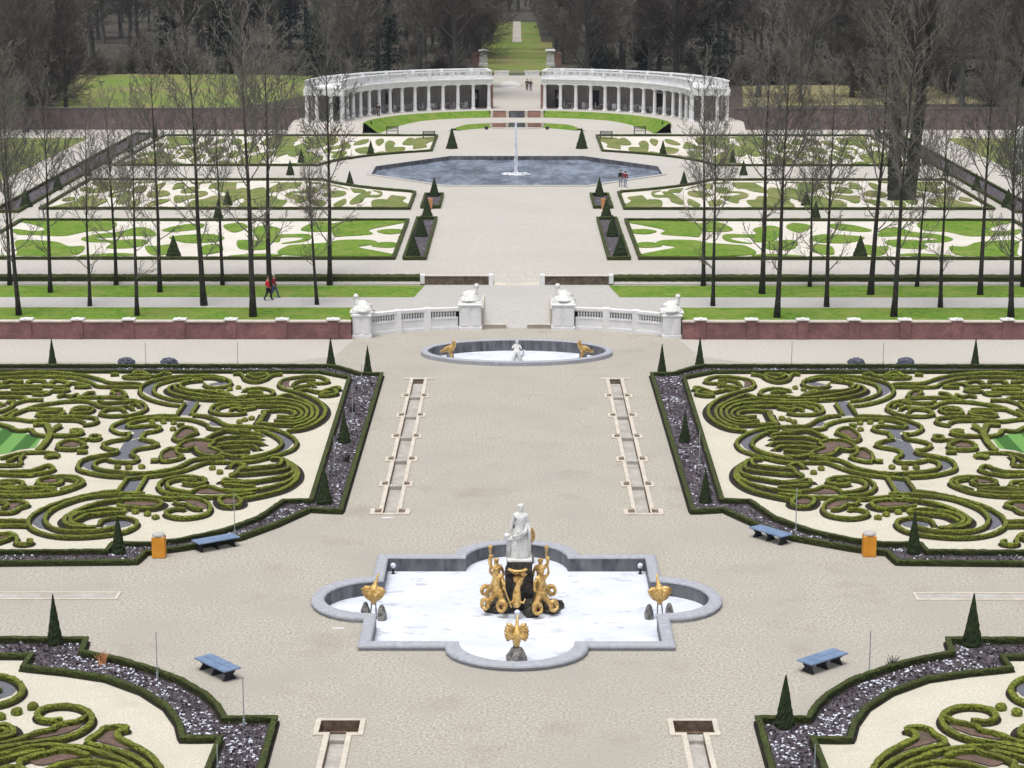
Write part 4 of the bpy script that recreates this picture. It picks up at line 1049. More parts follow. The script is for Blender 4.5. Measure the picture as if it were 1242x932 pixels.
# ------------------------------------------------------------------ cascades, gutters, slit channels
for sx in (1, -1):
    t = empty('cascade', (sx * -CASX, CASY0, 0)); tag(t, f'stepped pale stone cascade with square pockets, {SIDE[sx]} of the wide gravel walk', 'cascade')
    L = CASY1 - CASY0; nst = 6; seg = L / nst
    fl = MB(); cb = MB(); pk = MB()
    for i in range(nst):
        y0 = i * seg; z = -.20 + .01 * i
        fl.box(-.33, .33, y0 + .3, y0 + seg * .995 + .3, -.5, z)
        if i: fl.bevbox(-.33, .33, y0 + .06, y0 + .42, z - .02, .02 + .003 * i, .03)
        for s in (1, -1):
            cb.bevbox(*sorted((s * .34, s * .56)), y0 + .85, y0 + seg, -.3, .075, .015)
            if s == (-1 if sx == 1 else 1): pk.box(*sorted((s * .325, s * .338)), y0 + .10, y0 + seg, -.5, .05)
    for i in range(nst + 1):
        y0 = i * seg
        if i < nst:
            for s in (1, -1):       # open square pockets with stone frames
                x0, x1 = sorted((s * .34, s * (.98 if i == 0 else .86)))
                cb.bevbox(x0, x1, y0 - .12, y0 + .10, -.2, .07, .015)
                cb.bevbox(*sorted((s * (.74 if i == 0 else .70), s * (.98 if i == 0 else .86))), y0 + .10, y0 + .86, -.2, .068, .015)
                cb.bevbox(*sorted((s * .34, s * .42)), y0 + .10, y0 + .86, -.2, .067, .012)
                pk.box(*sorted((s * .421, s * (.739 if i == 0 else .699))), y0 + .101, y0 + .849, -.1, .01)
    cb.bevbox(-.34, .34, -.16, .06, -.2, .06, .015)
    cb.bevbox(-.95, .95, L - .05, L + .25, -.2, .09, .015); cb.bevbox(-.55, -.4, L - .6, L - .05, -.2, .08, .01); cb.bevbox(.4, .55, L - .6, L - .05, -.2, .08, .01)
    pk.box(-.4, .4, L - .55, L - .05, -.3, .0)
    cb.build('kerb', M['stone'], t); fl.build('channel_floor', M['gutter'], t); pk.build('pockets', M['dark'], t)
    # near gutter
    t = empty('gutter', (sx * -GUTX, GUTY1, 0)); tag(t, f'pale stone gutter headed by an open dark pit, near {SIDE[sx]} of the court', 'gutter')
    fl = MB(); cb = MB(); pk = MB()
    fl.box(-.3, .3, -33, -1.18, -.6, -.17)
    for s in ((-1,) if sx == 1 else (1,)): pk.box(*sorted((s * .275, s * .288)), -33, -1.45, -.5, .05); fl.bevbox(-.29, .29, -1.75, -1.19, -.2, .0, .03)
    for s in (1, -1):
        cb.bevbox(*sorted((s * .29, s * .50)), -33, -1.42, -.3, .07, .015)
        cb.bevbox(*sorted((s * .70, s * .90)), -1.42, .18, -.3, .075, .015)
    cb.bevbox(-.70, .70, 0, .18, -.3, .072, .015); 
    for s in (1, -1): cb.bevbox(*sorted((s * .29, s * .70)), -1.42, -1.18, -.3, .068, .015)
    pk.add([(-.695, -.005, .05), (.695, -.005, .05), (.695, -.005, -.36), (-.695, -.005, -.36), (-.695, -1.174, -.36), (.695, -1.174, -.36), (-.695, -1.174, .05), (.695, -1.174, .05)], [(0, 1, 2, 3), (3, 2, 5, 4), (0, 3, 4, 6), (1, 7, 5, 2), (4, 5, 7, 6)])
    pk.box(.02, .1, -1.0, -.9, -.36, -.1)
    cb.build('kerb', M['stone'], t); fl.build('channel_floor', M['gutter'], t); pk.build('pit', M['dark'], t)
    # slit channel
    y = P(100, 723.5)[1]; x1 = P(145, 723)[0]
    t = empty('slit_channel', (sx * x1, y, 0)); tag(t, f'long narrow kerbed water channel running to the {SIDE[sx]} edge of the gravel court', 'channel')
    cb = MB(); w = .52
    cb.bevbox(*sorted((0, sx * -28)), w - .12, w, -.05, .055, .012); cb.bevbox(*sorted((0, sx * -28)), -w, -w + .12, -.05, .055, .012); cb.bevbox(*sorted((0, sx * -.14)), -w + .12, w - .12, -.05, .053, .012)
    cb.build('kerb', M['stone'], t)
    fl = MB(); fl.box(*sorted((sx * -.14, sx * -28)), -w + .12, w - .12, -.05, .012); fl.build('channel_floor', M['gutter'], t)

# ------------------------------------------------------------------ benches and bins
def bench_meshes():
    s = MB()
    for y in (-.2, .2): s.bevbox(-1.05, 1.05, y - .19, y + .19, .42, .48, .015)
    l = MB()
    for x in (-.82, 0, .82):
        pass
    lg = MB(); lg.add([(-.05, -.30, 0), (.05, -.30, 0), (.05, .30, 0), (-.05, .30, 0), (-.05, -.14, .21), (.05, -.14, .21), (.05, .14, .21), (-.05, .14, .21), (-.05, -.33, .418), (.05, -.33, .418), (.05, .33, .418), (-.05, .33, .418)],
        [(0, 3, 2, 1), (8, 9, 10, 11)] + [(r + i, r + (i + 1) % 4, r + 4 + (i + 1) % 4, r + 4 + i) for r in (0, 4) for i in range(4)])
    return s.mesh('seat'), lg.mesh('leg')
SEAT, LEG = bench_meshes()
SEAT.materials.append(M['bench']); LEG.materials.append(M['benchleg'])
def bench(a, b, lab):
    p, q = P(*a, .48), P(*b, .48)
    c = ((p[0] + q[0]) / 2, (p[1] + q[1]) / 2)
    t = empty('bench', (c[0], c[1], 0), math.atan2(q[1] - p[1], q[0] - p[0])); tag(t, lab, 'bench', 'blue backless benches of the lower garden')
    obj('seat', SEAT, None, t)
    for x in (-.82, 0, .82): obj('leg', LEG, None, t, (x, 0, 0))
bench((246, 795), (282, 812), 'blue backless bench beside the near left parterre corner')
bench((976, 803), (1019, 789), 'blue backless bench beside the near right parterre corner')
bench((233, 658), (290, 648), 'blue backless bench along the curved border of the left scrollwork parterre')
bench((913, 637), (957, 650), 'blue backless bench along the curved border of the right scrollwork parterre')
for sx, pxx in ((1, 192), (-1, 1055)):
    q = P(pxx, 678 if sx == 1 else 676.5)
    t = empty('litter_bin', (q[0], q[1] + .3, 0)); tag(t, f'orange litter bin with grey cap beside the {SIDE[sx]} scrollwork parterre', 'bin')
    mb = MB(); mb.bevbox(-.29, .29, -.26, .26, .03, .98, .02); mb.build('body', M['orange'], t)
    mb = MB(); mb.bevbox(-.26, .26, -.23, .23, .98, 1.02, .01); mb.lathe([(.3, 1.02), (.29, 1.08), (.2, 1.15), (.06, 1.17)], 12); mb.build('cap', M['path'], t)
    mb = MB(); mb.box(-.25, .25, -.22, .22, 0, .03); mb.build('foot', M['benchleg'], t)

# ------------------------------------------------------------------ clipped yew cones
def cone_mesh(seed):
    rg = random.Random(seed); mb = MB()
    n = 20; prof = [(.40, 0), (.42, .06)] + [(.42 * (1 - t) + .03 * t, .06 + 1.92 * t) for t in [i / 16 for i in range(1, 17)]] + [(.0, 2.03)]
    mb.lathe(prof, n, (0, 0, 0), 0, .085, rg)
    return mb.mesh('yew_cone')
CONES = [cone_mesh(i) for i in range(3)]
for me in CONES: me.materials.append(M['yew'])
def cone(pxx, py, top, lab, z=0.0, wpx=None, grp='clipped yew cones of the lower garden', sx=None):
    x, y = P(pxx, py, z)
    if sx: x = sx * abs(x)
    s = F / math.hypot(y, H - z)
    k = (py - top) / s / .97 / 2.03
    kw = (wpx / s / .84) if wpx else k
    o = obj('yew_cone', CONES[rnd.randrange(3)], None, None, (x, y + .35 * kw, z), rnd.uniform(0, 6), (kw, kw, k))
    tag(o, lab, 'topiary', grp)
for a in ((65, 784, 722, 'dark clipped yew cone at the head of the near left parterre border', 19), (1180.8, 786, 722, 'dark clipped yew cone at the head of the near right parterre border', 24),
          (953, 885, 821, 'dark clipped yew cone at the inner corner of the near right parterre', 25), (142.6, 673, 627, 'yew cone in the near border of the left scrollwork parterre', 18),
          (1109.4, 673.5, 621, 'yew cone in the near border of the right scrollwork parterre', 18), (393, 613, 568, 'yew cone at the near inner corner of the left scrollwork parterre', 20),
          (856, 611, 570, 'yew cone at the near inner corner of the right scrollwork parterre', 16), (417, 538, 500, 'yew cone halfway along the inner border of the left scrollwork parterre', 16),
          (831, 537, 499, 'yew cone halfway along the inner border of the right scrollwork parterre', 14), (445.8, 455, 420, 'yew cone at the far inner corner of the left scrollwork parterre', 11),
          (803, 453, 418, 'yew cone at the far inner corner of the right scrollwork parterre', 11), (401, 444, 410, 'yew cone in the far border of the left parterre, near its inner corner', 11),
          (849, 444, 410, 'yew cone in the far border of the right parterre, near its inner corner', 11), (62.7, 442.5, 411, 'yew cone in the middle of the far border of the left parterre', 10),
          (1183.4, 443, 411, 'yew cone in the middle of the far border of the right parterre', 10)):
    cone(a[0], a[1], a[2], a[3], .01, a[4])
for sx, lst in ((1, (153, 205)), (-1, (1038, 1098))):
    for k, xx in enumerate(lst):
        q = P(xx, 444); mb = MB(); mb.blob((0, 0, .22), (.55, .4, .34), 3, .3, 3); mb.blob((.2, .1, .15), (.4, .3, .26), 2, .3, 3)
        tag(mb.build('grey_shrub', M['shrubgrey'], None, loc=(q[0], q[1], 0)), f'rounded blue-grey shrub on the far border of the {SIDE[sx]} parterre, {("outer", "inner")[k if sx == 1 else 1 - k]} of the pair', 'shrub')
# thin metal rods in the borders
ROD = MB(); ROD.tube([(0, 0, 0), (0, 0, 2.0)], .022, 6); ROD.tube([(0, 0, .0), (0, 0, .28)], .05, 6); ROD = ROD.mesh('metal_rod'); ROD.materials.append(M['metal'])
for x, y, t, lab in ((285, 648, 595, 'by the blue bench on the left scrollwork parterre'), (288.5, 441, 413, 'in the far border of the left parterre'), (177, 441, 414, 'in the far border of the left parterre, farther out'), (405.7, 570, 527, 'in the inner border of the left parterre, nearest of three'),
                     (427.5, 505, 464, 'in the inner border of the left parterre, middle of three'), (439, 470, 440, 'in the inner border of the left parterre, farthest of three'), (191, 820, 764, 'in the curved border of the near left parterre'), (296, 878, 818, 'at the corner of the near left parterre border'), (264, 930, 900, 'at the picture bottom in the near left border'),
                     (965, 645, 590, 'by the blue bench on the right scrollwork parterre'), (960, 441, 412, 'in the far border of the right parterre'), (1071, 441, 413, 'in the far border of the right parterre, farther out'), (1054, 817, 762, 'in the curved border of the near right parterre'), (988, 930, 900, 'at the picture bottom in the near right border'), (848, 560, 520, 'in the inner border of the right parterre')):
    y += 3; t += 3; q = P(x, y); s = F / math.hypot(q[1], H)
    tag(obj('metal_rod', ROD, None, None, (q[0], q[1], 0), 0, (1, 1, (y - t) / s / .96 / 2.0)), 'thin grey metal plant rod ' + lab, 'rod', 'metal plant rods in the borders')
# russet tufts in the near borders
for x, y, lab in ((124, 806, 'near left parterre'), (1081, 812, 'near right parterre'), (428, 500, 'left scrollwork parterre'), (420, 560, 'left scrollwork parterre, nearer')):
    q = P(x, y); mb = MB(); rg = random.Random(x)
    for k in range(26):
        a = rg.uniform(0, 6.28); mb.tube([(rg.uniform(-.15, .15), rg.uniform(-.1, .1), 0), (.35 * math.cos(a) * rg.random(), .3 * math.sin(a) * rg.random(), rg.uniform(.25, .6))], [.025, .008], 4)
    tag(mb.build('withered_plant', M['cone_terra'] if x == 124 else M['bark'], None, loc=(q[0], q[1], 0)), f'tuft of withered brown stalks in the border of the {lab}', 'plant')

mb = MB(); rg = random.Random(21)
for x, y, a, b in ((470, 628, .4, .2), (411, 762, .35, .16)):
    q = P(x, y); mb.poly([(q[0] + a * math.cos(6.283 * i / 14) * rg.uniform(.6, 1), q[1] + b * math.sin(6.283 * i / 14) * rg.uniform(.6, 1)) for i in range(14)], .006)
mb.poly([(-1.2 + 1.9 * math.cos(6.283 * i / 18) * rg.uniform(.75, 1), 348 + 9 * math.sin(6.283 * i / 18) * rg.uniform(.75, 1)) for i in range(18)], Z3 + .012)
tag(mb.build('snow_scraps', M['snowscrap']), 'thin scraps of old snow lying on the gravel', 'snow', kind='stuff')
# ------------------------------------------------------------------ brick terrace walls
for sx in (1, -1):
    t = empty('terrace_wall', (sx * -11.6, YW, 0)); tag(t, f'low plum brick terrace wall with pale coping, {SIDE[sx]} of the white balustrade', 'wall')
    mb = MB(); mb.box(*sorted((sx * .1, sx * -60)), -.2, .22, -.1, 1.20); mb.build('wall', M['brick'], t)
    mb = MB(); mb.bevbox(*sorted((sx * .1, sx * -60)), -.27, .30, 1.20, 1.30, .02); mb.build('coping', M['stone'], t)
    cp = MB(); cp.bevbox(-.47, .47, -.36, .36, 1.34, 1.44, .03); cp.lathe([(.42, 1.44), (.1, 1.52)], 4); cp = cp.mesh('cap'); cp.materials.append(M['marble'])
    pr = MB(); pr.box(-.36, .36, -.28, .30, -.1, 1.338); pr = pr.mesh('pier'); pr.materials.append(M['brick'])
    for k in range(9):
        p = obj('pier', pr, None, t, (sx * (-1.15 - 3.55 * k), 0, 0)); obj('cap', cp, None, p)

# ------------------------------------------------------------------ white balustrade (exedra) with covered sphinxes
EX = [(-10.3, 147.75), (-9.3, 148.35), (-7.8, 149.1), (-6.0, 149.75), (-4.2, 150.15)]
def sphinx(root, loc, f, lab):
    t = empty('sphinx_statue', loc); tag(t, lab, 'statue', 'white sphinx statues on the balustrade piers')
    V = [((f * -.45, 0, .28), .26), ((f * -.1, 0, .34), .25), ((f * .22, -.02, .46), .25), ((f * .36, -.04, .72), .20), ((f * .42, -.06, .92), .10), ((f * .46, -.08, 1.08), .155), ((f * .45, -.06, 1.2), .10),
         ((f * .5, -.22, .22), .11), ((f * .66, -.3, .1), .09), ((f * .5, .2, .22), .11), ((f * .66, .24, .1), .09), ((f * -.45, -.28, .2), .18), ((f * -.2, -.36, .1), .09), ((f * -.45, .28, .2), .18), ((f * -.2, .36, .1), .09)]
    obj('figure', skin(V, [(0, 1), (1, 2), (2, 3), (3, 4), (4, 5), (5, 6), (2, 7), (7, 8), (2, 9), (9, 10), (0, 11), (11, 12), (0, 13), (13, 14)], 2, 'figure'), M['marble'], t)
    mb = MB(); mb.blob((f * .42, .06, 1.05), (.2, .2, .22), 2, .3, 4); mb.lathe([(.82, .06), (.74, .18), (.56, .42), (.34, .66), (.12, .80)], 14, (f * -.06, 0, 0), 0, .10); mb.blob((f * -.2, 0, .42), (.5, .42, .28), 2, .35, 3); mb.build('drape', M['marble'], t, True)
    mb = MB(); mb.bevbox(-.82, .82, -.66, .66, 0, .1, .03); mb.build('base', M['marble'], t)
for sx in (1, -1):
    for nm, x, y, hh, w in (('outer', -10.8, 147.3, 1.55, .62), ('inner', -3.3, 150.5, 1.75, .78)):
        t = empty('balustrade_pier', (sx * x, y, 0)); tag(t, f'white panelled stone pier, {nm} end of {SIDE[sx]} balustrade', 'pier')
        mb = MB(); mb.bevbox(-w - .06, w + .06, -w - .06, w + .06, -.1, .25, .03); mb.box(-w, w, -w, w, .25, hh); 
        for s in (-1, 1): mb.bevbox(*sorted((s * .12, s * (w - .1))), -w - .05, -w, .32, hh - .12, .01)
        mb.build('shaft', M['white'], t)
        mb = MB(); mb.bevbox(-w - .1, w + .1, -w - .1, w + .1, hh, hh + .14, .04); mb.bevbox(-w - .02, w + .02, -w - .02, w + .02, hh + .14, hh + .22, .03); mb.build('cap', M['white'], t)
        sphinx(None, (sx * x, y, hh + .215), (-1 if nm == 'outer' else 1) * sx, f'white stone sphinx on the {nm} pier of the {SIDE[sx]} balustrade')
    t = empty('balustrade', (sx * -7, 149, 0)); tag(t, f'curved white stone balustrade between sphinx piers, {SIDE[sx]} of the steps', 'balustrade')
    pts = crom(mir(EX, sx), False, .2)
    def band(w, z0, z1, name, mt):
        mb = MB(); n = len(pts); vs = []; 
        for i, p in enumerate(pts):
            a, b = pts[max(0, i - 1)], pts[min(n - 1, i + 1)]
            d = Vector((b[0] - a[0], b[1] - a[1])).normalized(); nn = Vector((-d.y, d.x)) * w / 2
            vs += [(p[0] - nn.x, p[1] - nn.y, z0), (p[0] + nn.x, p[1] + nn.y, z0), (p[0] + nn.x, p[1] + nn.y, z1), (p[0] - nn.x, p[1] - nn.y, z1)]
        fs = [(i * 4 + j, i * 4 + (j + 1) % 4, i * 4 + 4 + (j + 1) % 4, i * 4 + 4 + j) for i in range(n - 1) for j in range(4)] + [(3, 2, 1, 0), (n * 4 - 4, n * 4 - 3, n * 4 - 2, n * 4 - 1)]
        mb.add(vs, fs); return at0(mb.build(name, mt, t), t)
    band(.42, -.1, .22, 'plinth', M['white']); band(.30, .22, .80, 'dado', M['white']); band(.38, .80, .90, 'rail', M['white']); band(.46, 1.42, 1.58, 'handrail', M['white'])
    bal = MB(); bal.lathe([(.085, .90), (.085, .96), (.045, 1.0), (.085, 1.12), (.06, 1.24), (.04, 1.34), (.08, 1.38), (.08, 1.42)], 8); bal = bal.mesh('baluster'); bal.materials.append(M['white'])
    n = len(pts)
    for i in range(1, n - 1):
        p = pts[i]
        if i % (n // 3) == 0:
            mb = MB(); mb.bevbox(-.26, .26, -.26, .26, .0, 1.64, .02); at0(mb.build('post', M['white'], t), t).location = (p[0] - t.location.x, p[1] - t.location.y, 0)
        else:
            obj('baluster', bal, None, t, (p[0] - t.location.x, p[1] - t.location.y, 0))
    mb = MB(); mb.bevbox(*sorted((sx * -2.46, sx * -.75)), 150.4, 150.62, -.02, .26, .02); mb.bevbox(*sorted((sx * -2.4, sx * -.72)), 150.32, 150.66, .26, .32, .02)
    tag(mb.build('stone_step', M['stone']), f'low pale stone riser at the foot of the steps, {SIDE[sx]} half', 'step')
    # dark retaining walls in the bank
    x0, x1 = 2.15, 7.05
    w = empty('retaining_wall', (sx * -4.6, 162, Z1)); tag(w, f'low dark slatted retaining wall with white coping, {SIDE[sx]} of the sand ramp', 'wall')
    mb = MB(); mb.box(*sorted((sx * -x0, sx * -x1)), 161.93, 162.3, Z1 - .1, Z2 + .02)
    for k in range(40): mb.box(*sorted((sx * (-x0 - .02 - .123 * k), sx * (-x0 - .075 - .123 * k))), 161.89, 161.93, Z1, Z2 - .02)
    at0(mb.build('slatted_face', M['cone_dark'], w), w)
    mb = MB(); mb.bevbox(*sorted((sx * -x0, sx * -x1)), 161.84, 162.4, Z2 + .02, Z2 + .08, .02); at0(mb.build('coping', M['stone'], w), w)
    for xx in (x0 - .18, x1 + .16):
        mb = MB(); mb.bevbox(sx * -xx - .17, sx * -xx + .17, 161.75, 162.45, Z1 - .05, Z2 + .14, .03); at0(mb.build('end_post', M['white'], w), w)

# ------------------------------------------------------------------ octagon pond with jet
pd = empty('pond_edge', (0, 235, Z2)); tag(pd, 'stone edge of the large eight-sided pond with the water jet', 'pond edge')
PCX = (0, 234.8)
def sc8(k, dk=0): return [(x * k, PCX[1] + (y - PCX[1]) * k) for x, y in POND]
mb = MB(); loops(mb, [(sc8(1.014), Z2 - .05), (sc8(1.014), Z2 + .09), (sc8(1.01), Z2 + .11), (sc8(.985), Z2 + .11), (sc8(.983), Z2 + .09)])
at0(mb.build('kerb', M['path'], pd), pd)
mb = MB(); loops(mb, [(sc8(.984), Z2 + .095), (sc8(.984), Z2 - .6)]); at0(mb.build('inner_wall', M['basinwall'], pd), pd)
struct(sheet('pond_water', sc8(.99), Z2 - .38, M['water']))
jt = empty('water_jet', (-.1, 235, Z2 - .38)); tag(jt, 'tall white water jet rising from the middle of the octagonal pond', 'water jet')
mb = MB(); rg = random.Random(4)
for k in range(300):
    t = rg.random() ** .8; z = .1 + 5.3 * t; r = (.24 - .15 * t) * rg.random() ** .6
    a = rg.uniform(0, 6.28); L = rg.uniform(.1, .5)
    mb.tube([(r * math.cos(a), r * math.sin(a), z), (r * .96 * math.cos(a), r * .96 * math.sin(a), z + L)], [.045, .02], 4)
mb.build('spray', M['jet'], jt)
mb = MB()
for k in range(160):
    a = rg.uniform(0, 6.28); r = 1.6 * rg.random() ** .7
    mb.add([(r * math.cos(a) - .14, r * math.sin(a), .015), (r * math.cos(a), r * math.sin(a) - .1, .012), (r * math.cos(a) + .16, r * math.sin(a), .015), (r * math.cos(a), r * math.sin(a) + .12, .02)], [(0, 1, 2, 3)])
mb.build('foam', M['jet'], jt)

# ------------------------------------------------------------------ upper parterres
U = {'u': (0, 155, .20934), 'v': (250, 155, .20934)}
def TU(c, pts):
    x0, y0, s = U[c]
    return [P(x0 + a * s, y0 + b * s, Z2) for a, b in pts]
PAT = [('u', [(-60, 742), (90, 742), (90, 660), (200, 655), (330, 665), (400, 690), (490, 690), (450, 737), (300, 745)]),
       ('u', [(80, 590), (200, 602), (260, 590), (180, 560), (110, 545), (300, 540), (650, 545), (640, 595), (500, 605), (370, 630), (200, 625), (100, 620)]),
       ('u', [(470, 645), (560, 620), (700, 605), (790, 580), (870, 590), (900, 630), (760, 630), (620, 640), (550, 645), (640, 655), (800, 650), (860, 660), (840, 680), (760, 700), (620, 700), (640, 670), (520, 665)]),
       ('u', [(840, 690), (900, 690), (1000, 680), (990, 730), (880, 740)]), ('u', [(940, 595), (1060, 565), (1180, 560), (1150, 590), (1000, 605)]),
       ('u', [(980, 640), (1080, 625), (1220, 620), (1300, 640), (1242, 665), (1080, 670)]), ('u', [(500, 740), (700, 730), (780, 742), (480, 750)]),
       ('v', [(100, 570), (200, 555), (240, 580), (160, 610)]), ('v', [(270, 590), (340, 570), (430, 590), (420, 620), (580, 620), (610, 640), (560, 665), (430, 675), (540, 655), (560, 640), (440, 640), (420, 665), (330, 660), (290, 640)]),
       ('v', [(180, 660), (250, 655), (340, 665), (360, 690), (330, 710), (200, 705)]), ('v', [(-20, 690), (80, 680), (90, 720), (-30, 738)]),
       ('v', [(450, 740), (470, 690), (560, 680), (700, 670), (780, 655), (950, 655), (990, 675), (880, 695), (970, 715), (1090, 740), (1000, 748)]),
       ('v', [(740, 630), (740, 560), (900, 545), (1160, 545), (1060, 570), (980, 585), (940, 600), (960, 620), (800, 632)]),
       ('v', [(960, 690), (1000, 670), (1080, 668), (1120, 685), (1060, 698)]), ('v', [(990, 605), (1050, 592), (1140, 595), (1150, 608), (1060, 620)]), ('v', [(550, 590), (640, 550), (740, 560), (738, 600), (600, 605)]),
       ('v', [(150, 745), (330, 735), (440, 745), (160, 752)]), ('u', [(-300, 620), (-60, 600), (-20, 640), (-150, 680), (-320, 690)]), ('u', [(-320, 560), (-100, 545), (20, 560), (-60, 585), (-300, 600)])]
PATW = [TU(c, p) for c, p in PAT]
def keep_out(p, r=23.6):
    d = math.hypot(p[0], p[1] - 234.8)
    if d < r and d > .1: return (p[0] * r / d, 234.8 + (p[1] - 234.8) * r / d)
    return p
def arc_cut(y0, y1, x_in, x_out, r=22.6):
    """rectangle with the corner next to the pond cut to a circle round it"""
    pts = [(x_out, y0), (x_out, y1)]
    side = []
    for p in line([(x_out, y1), (x_in, y1), (x_in, y0), (x_out, y0)], False, 1.0)[1:-1]:
        q = p if math.hypot(p[0], p[1] - 234.8) >= r else None
        side.append(q)
    out = []
    for p, raw in zip(side, line([(x_out, y1), (x_in, y1), (x_in, y0), (x_out, y0)], False, 1.0)[1:-1]):
        if p: out.append(p)
        else:
            # slide along x until on the circle
            dy = raw[1] - 234.8
            if abs(dy) < r: out.append((-math.sqrt(r * r - dy * dy), raw[1]) if -math.sqrt(r * r - dy * dy) < raw[0] else keep_out(raw, r))
    res = []
    for p in pts + out:
        if not res or math.hypot(p[0] - res[-1][0], p[1] - res[-1][1]) > .3: res.append(p)
    return res
BANDS = [('front', rect(-45, -9.9, 170.3, 193.4)[:], lambda p: p, 'nearest the tree rows'),
         ('middle', arc_cut(201.4, 225.2, -10.2, -45), lambda p: keep_out((p[0] * .985, 225.0 - (p[1] - 170.6) * 1.02)), 'beside the near half of the pond'),
         ('back', arc_cut(239.2, 274.2, -10.2, -45), lambda p: keep_out((p[0] * .985, 239.6 + (p[1] - 170.6) * 1.46)), 'beside the far half of the pond')]
for sx in (1, -1):
    for nm, outl, fn, txt in BANDS:
        o = mir(outl, sx)
        struct(sheet('parterre_gravel', o, Z2 + .008, M['cream2']))
        mb = MB(); k = 0
        src = PATW if nm == 'front' else [[(-9.6 + (x + 9.6) * .5, y) for x, y in po] for po in PATW] + [[(-45.2 - (x + 9.6) * .5, y) for x, y in po] for po in PATW]
        for poly in src:
            q = crom([fn(p) for p in poly], True, .4)
            q = [p for p in q if pt_in(p, outl)]
            if len(q) < 5: continue
            a = abs(sum(q[i][0] * q[(i + 1) % len(q)][1] - q[(i + 1) % len(q)][0] * q[i][1] for i in range(len(q))))
            if a < 2: continue
            k += 1
            try: mb.prism(mir(q, sx), Z2, Z2 + .05 + .002 * k)
            except Exception: pass
        tag(mb.build('grass_pattern', M['lawn'] if nm == 'front' else M['dullgrass']), f'cut turf scrollwork of the {nm} upper parterre, {SIDE[sx]} side', 'turf', kind='stuff')
        mb = MB(); hedge(mb, line(o, True, .5), .32, .27, Z2, True, jit=.03)
        tag(mb.build('edging_hedge', M['boxdark']), f'low dark edging hedge round the {nm} upper parterre, {SIDE[sx]}', 'hedge')
    # inner strips with cones, outer strip
    for nm, r_ in (('near', rect(-9.05, -7.35, 170.1, 194.4)), ('far', rect(-9.05, -7.35, 202.3, 212.4)), ('outer', rect(-49.0, -46.6, 199, 276))):
        o = mir(r_, sx)
        struct(sheet('border_soil', o, Z2 + .012, M['bedsoil']))
        mb = MB(); hedge(mb, line(o, True, .4), .24, .30, Z2, True, jit=.03)
        tag(mb.build('edging_hedge', M['boxdark']), f'narrow edging hedge of the {nm} flower strip, upper garden, {SIDE[sx]} side', 'hedge')
UC = [(500.7, 313, 284, 15, 'first in the near strip by the wide walk'), (510.7, 288, 262, 13, 'second in the near strip by the wide walk'), (518, 264, 241, 11, 'at the far end of the near strip'), (526.6, 239, 216, 10, 'in the far strip next to the pond'),
      (548, 181, 156.6, 14, 'beyond the pond beside the court'), (209.5, 314, 287, 19, 'in the notch of the front parterre edge'), (264, 267, 244, 13, 'on the path behind the front parterre, nearer'), (275.6, 250, 231, 12, 'on the path behind the front parterre, farther'),
      (351.7, 213, 195, 10, 'at the corner of the ring walk, nearer'), (365, 198, 181, 9, 'at the corner of the ring walk, farther'), (30.4, 252, 230, 16, 'first in the outer strip'), (69, 231, 211, 12, 'second in the outer strip'),
      (105.5, 214, 194, 10, 'third in the outer strip'), (131, 200, 182, 9, 'fourth in the outer strip'), (157.5, 185.5, 166, 9, 'fifth in the outer strip'), (188, 169, 153, 9, 'last in the outer strip'), (449.5, 188, 171, 9, 'by the far side of the ring walk'), (450, 160, 147, 8, 'below the colonnade bank'), (424, 225, 208, 10, 'by the near side of the ring walk')]
for sx in (1, -1):
    for j, (x, y, top, w, txt) in enumerate(UC):
        if j < 4: w *= 1.22
        cone(x, y, top, f'yew cone {txt}, {SIDE[sx]} half of upper garden', Z2, w * 1.02, 'clipped yew cones of the upper garden', -sx)
    q = P(522, 254, Z2)
    mb = MB(); mb.lathe([(.17, 0), (.19, .5), (.24, .95), (.26, 1.0)], 10); tag(mb.build('terracotta_pot', M['cone_terra'], None, loc=(sx * q[0], q[1], Z2)), f'terracotta pot by the {SIDE[sx]} cone strip', 'pot')
# dark benches in the upper garden
for x, y, lab in ((520.5, 169, 'left of the far court'), (735, 169, 'right of the far court'), (476, 163, 'farther left beside the ring walk'), (776, 163, 'farther right beside the ring walk')):
    q = P(x, y, Z2); t = empty('garden_bench', (q[0], q[1], Z2), R(8 if x < 627 else -8)); tag(t, f'small dark garden bench {lab}', 'bench', 'dark benches of the upper garden')
    mb = MB(); mb.bevbox(-.8, .8, -.22, .22, .4, .46, .01); mb.build('seat', M['benchleg'], t)
    mb = MB(); 
    for z in (.62, .78, .92): mb.box(-.8, .8, .2, .24, z, z + .08)
    mb.build('backrest', M['benchleg'], t)
    for xx in (-.72, .72):
        mb = MB(); mb.box(xx - .04, xx + .04, -.2, -.14, 0, .4); mb.box(xx - .04, xx + .04, .2, .26, 0, .98); mb.build('leg', M['benchleg'], t)

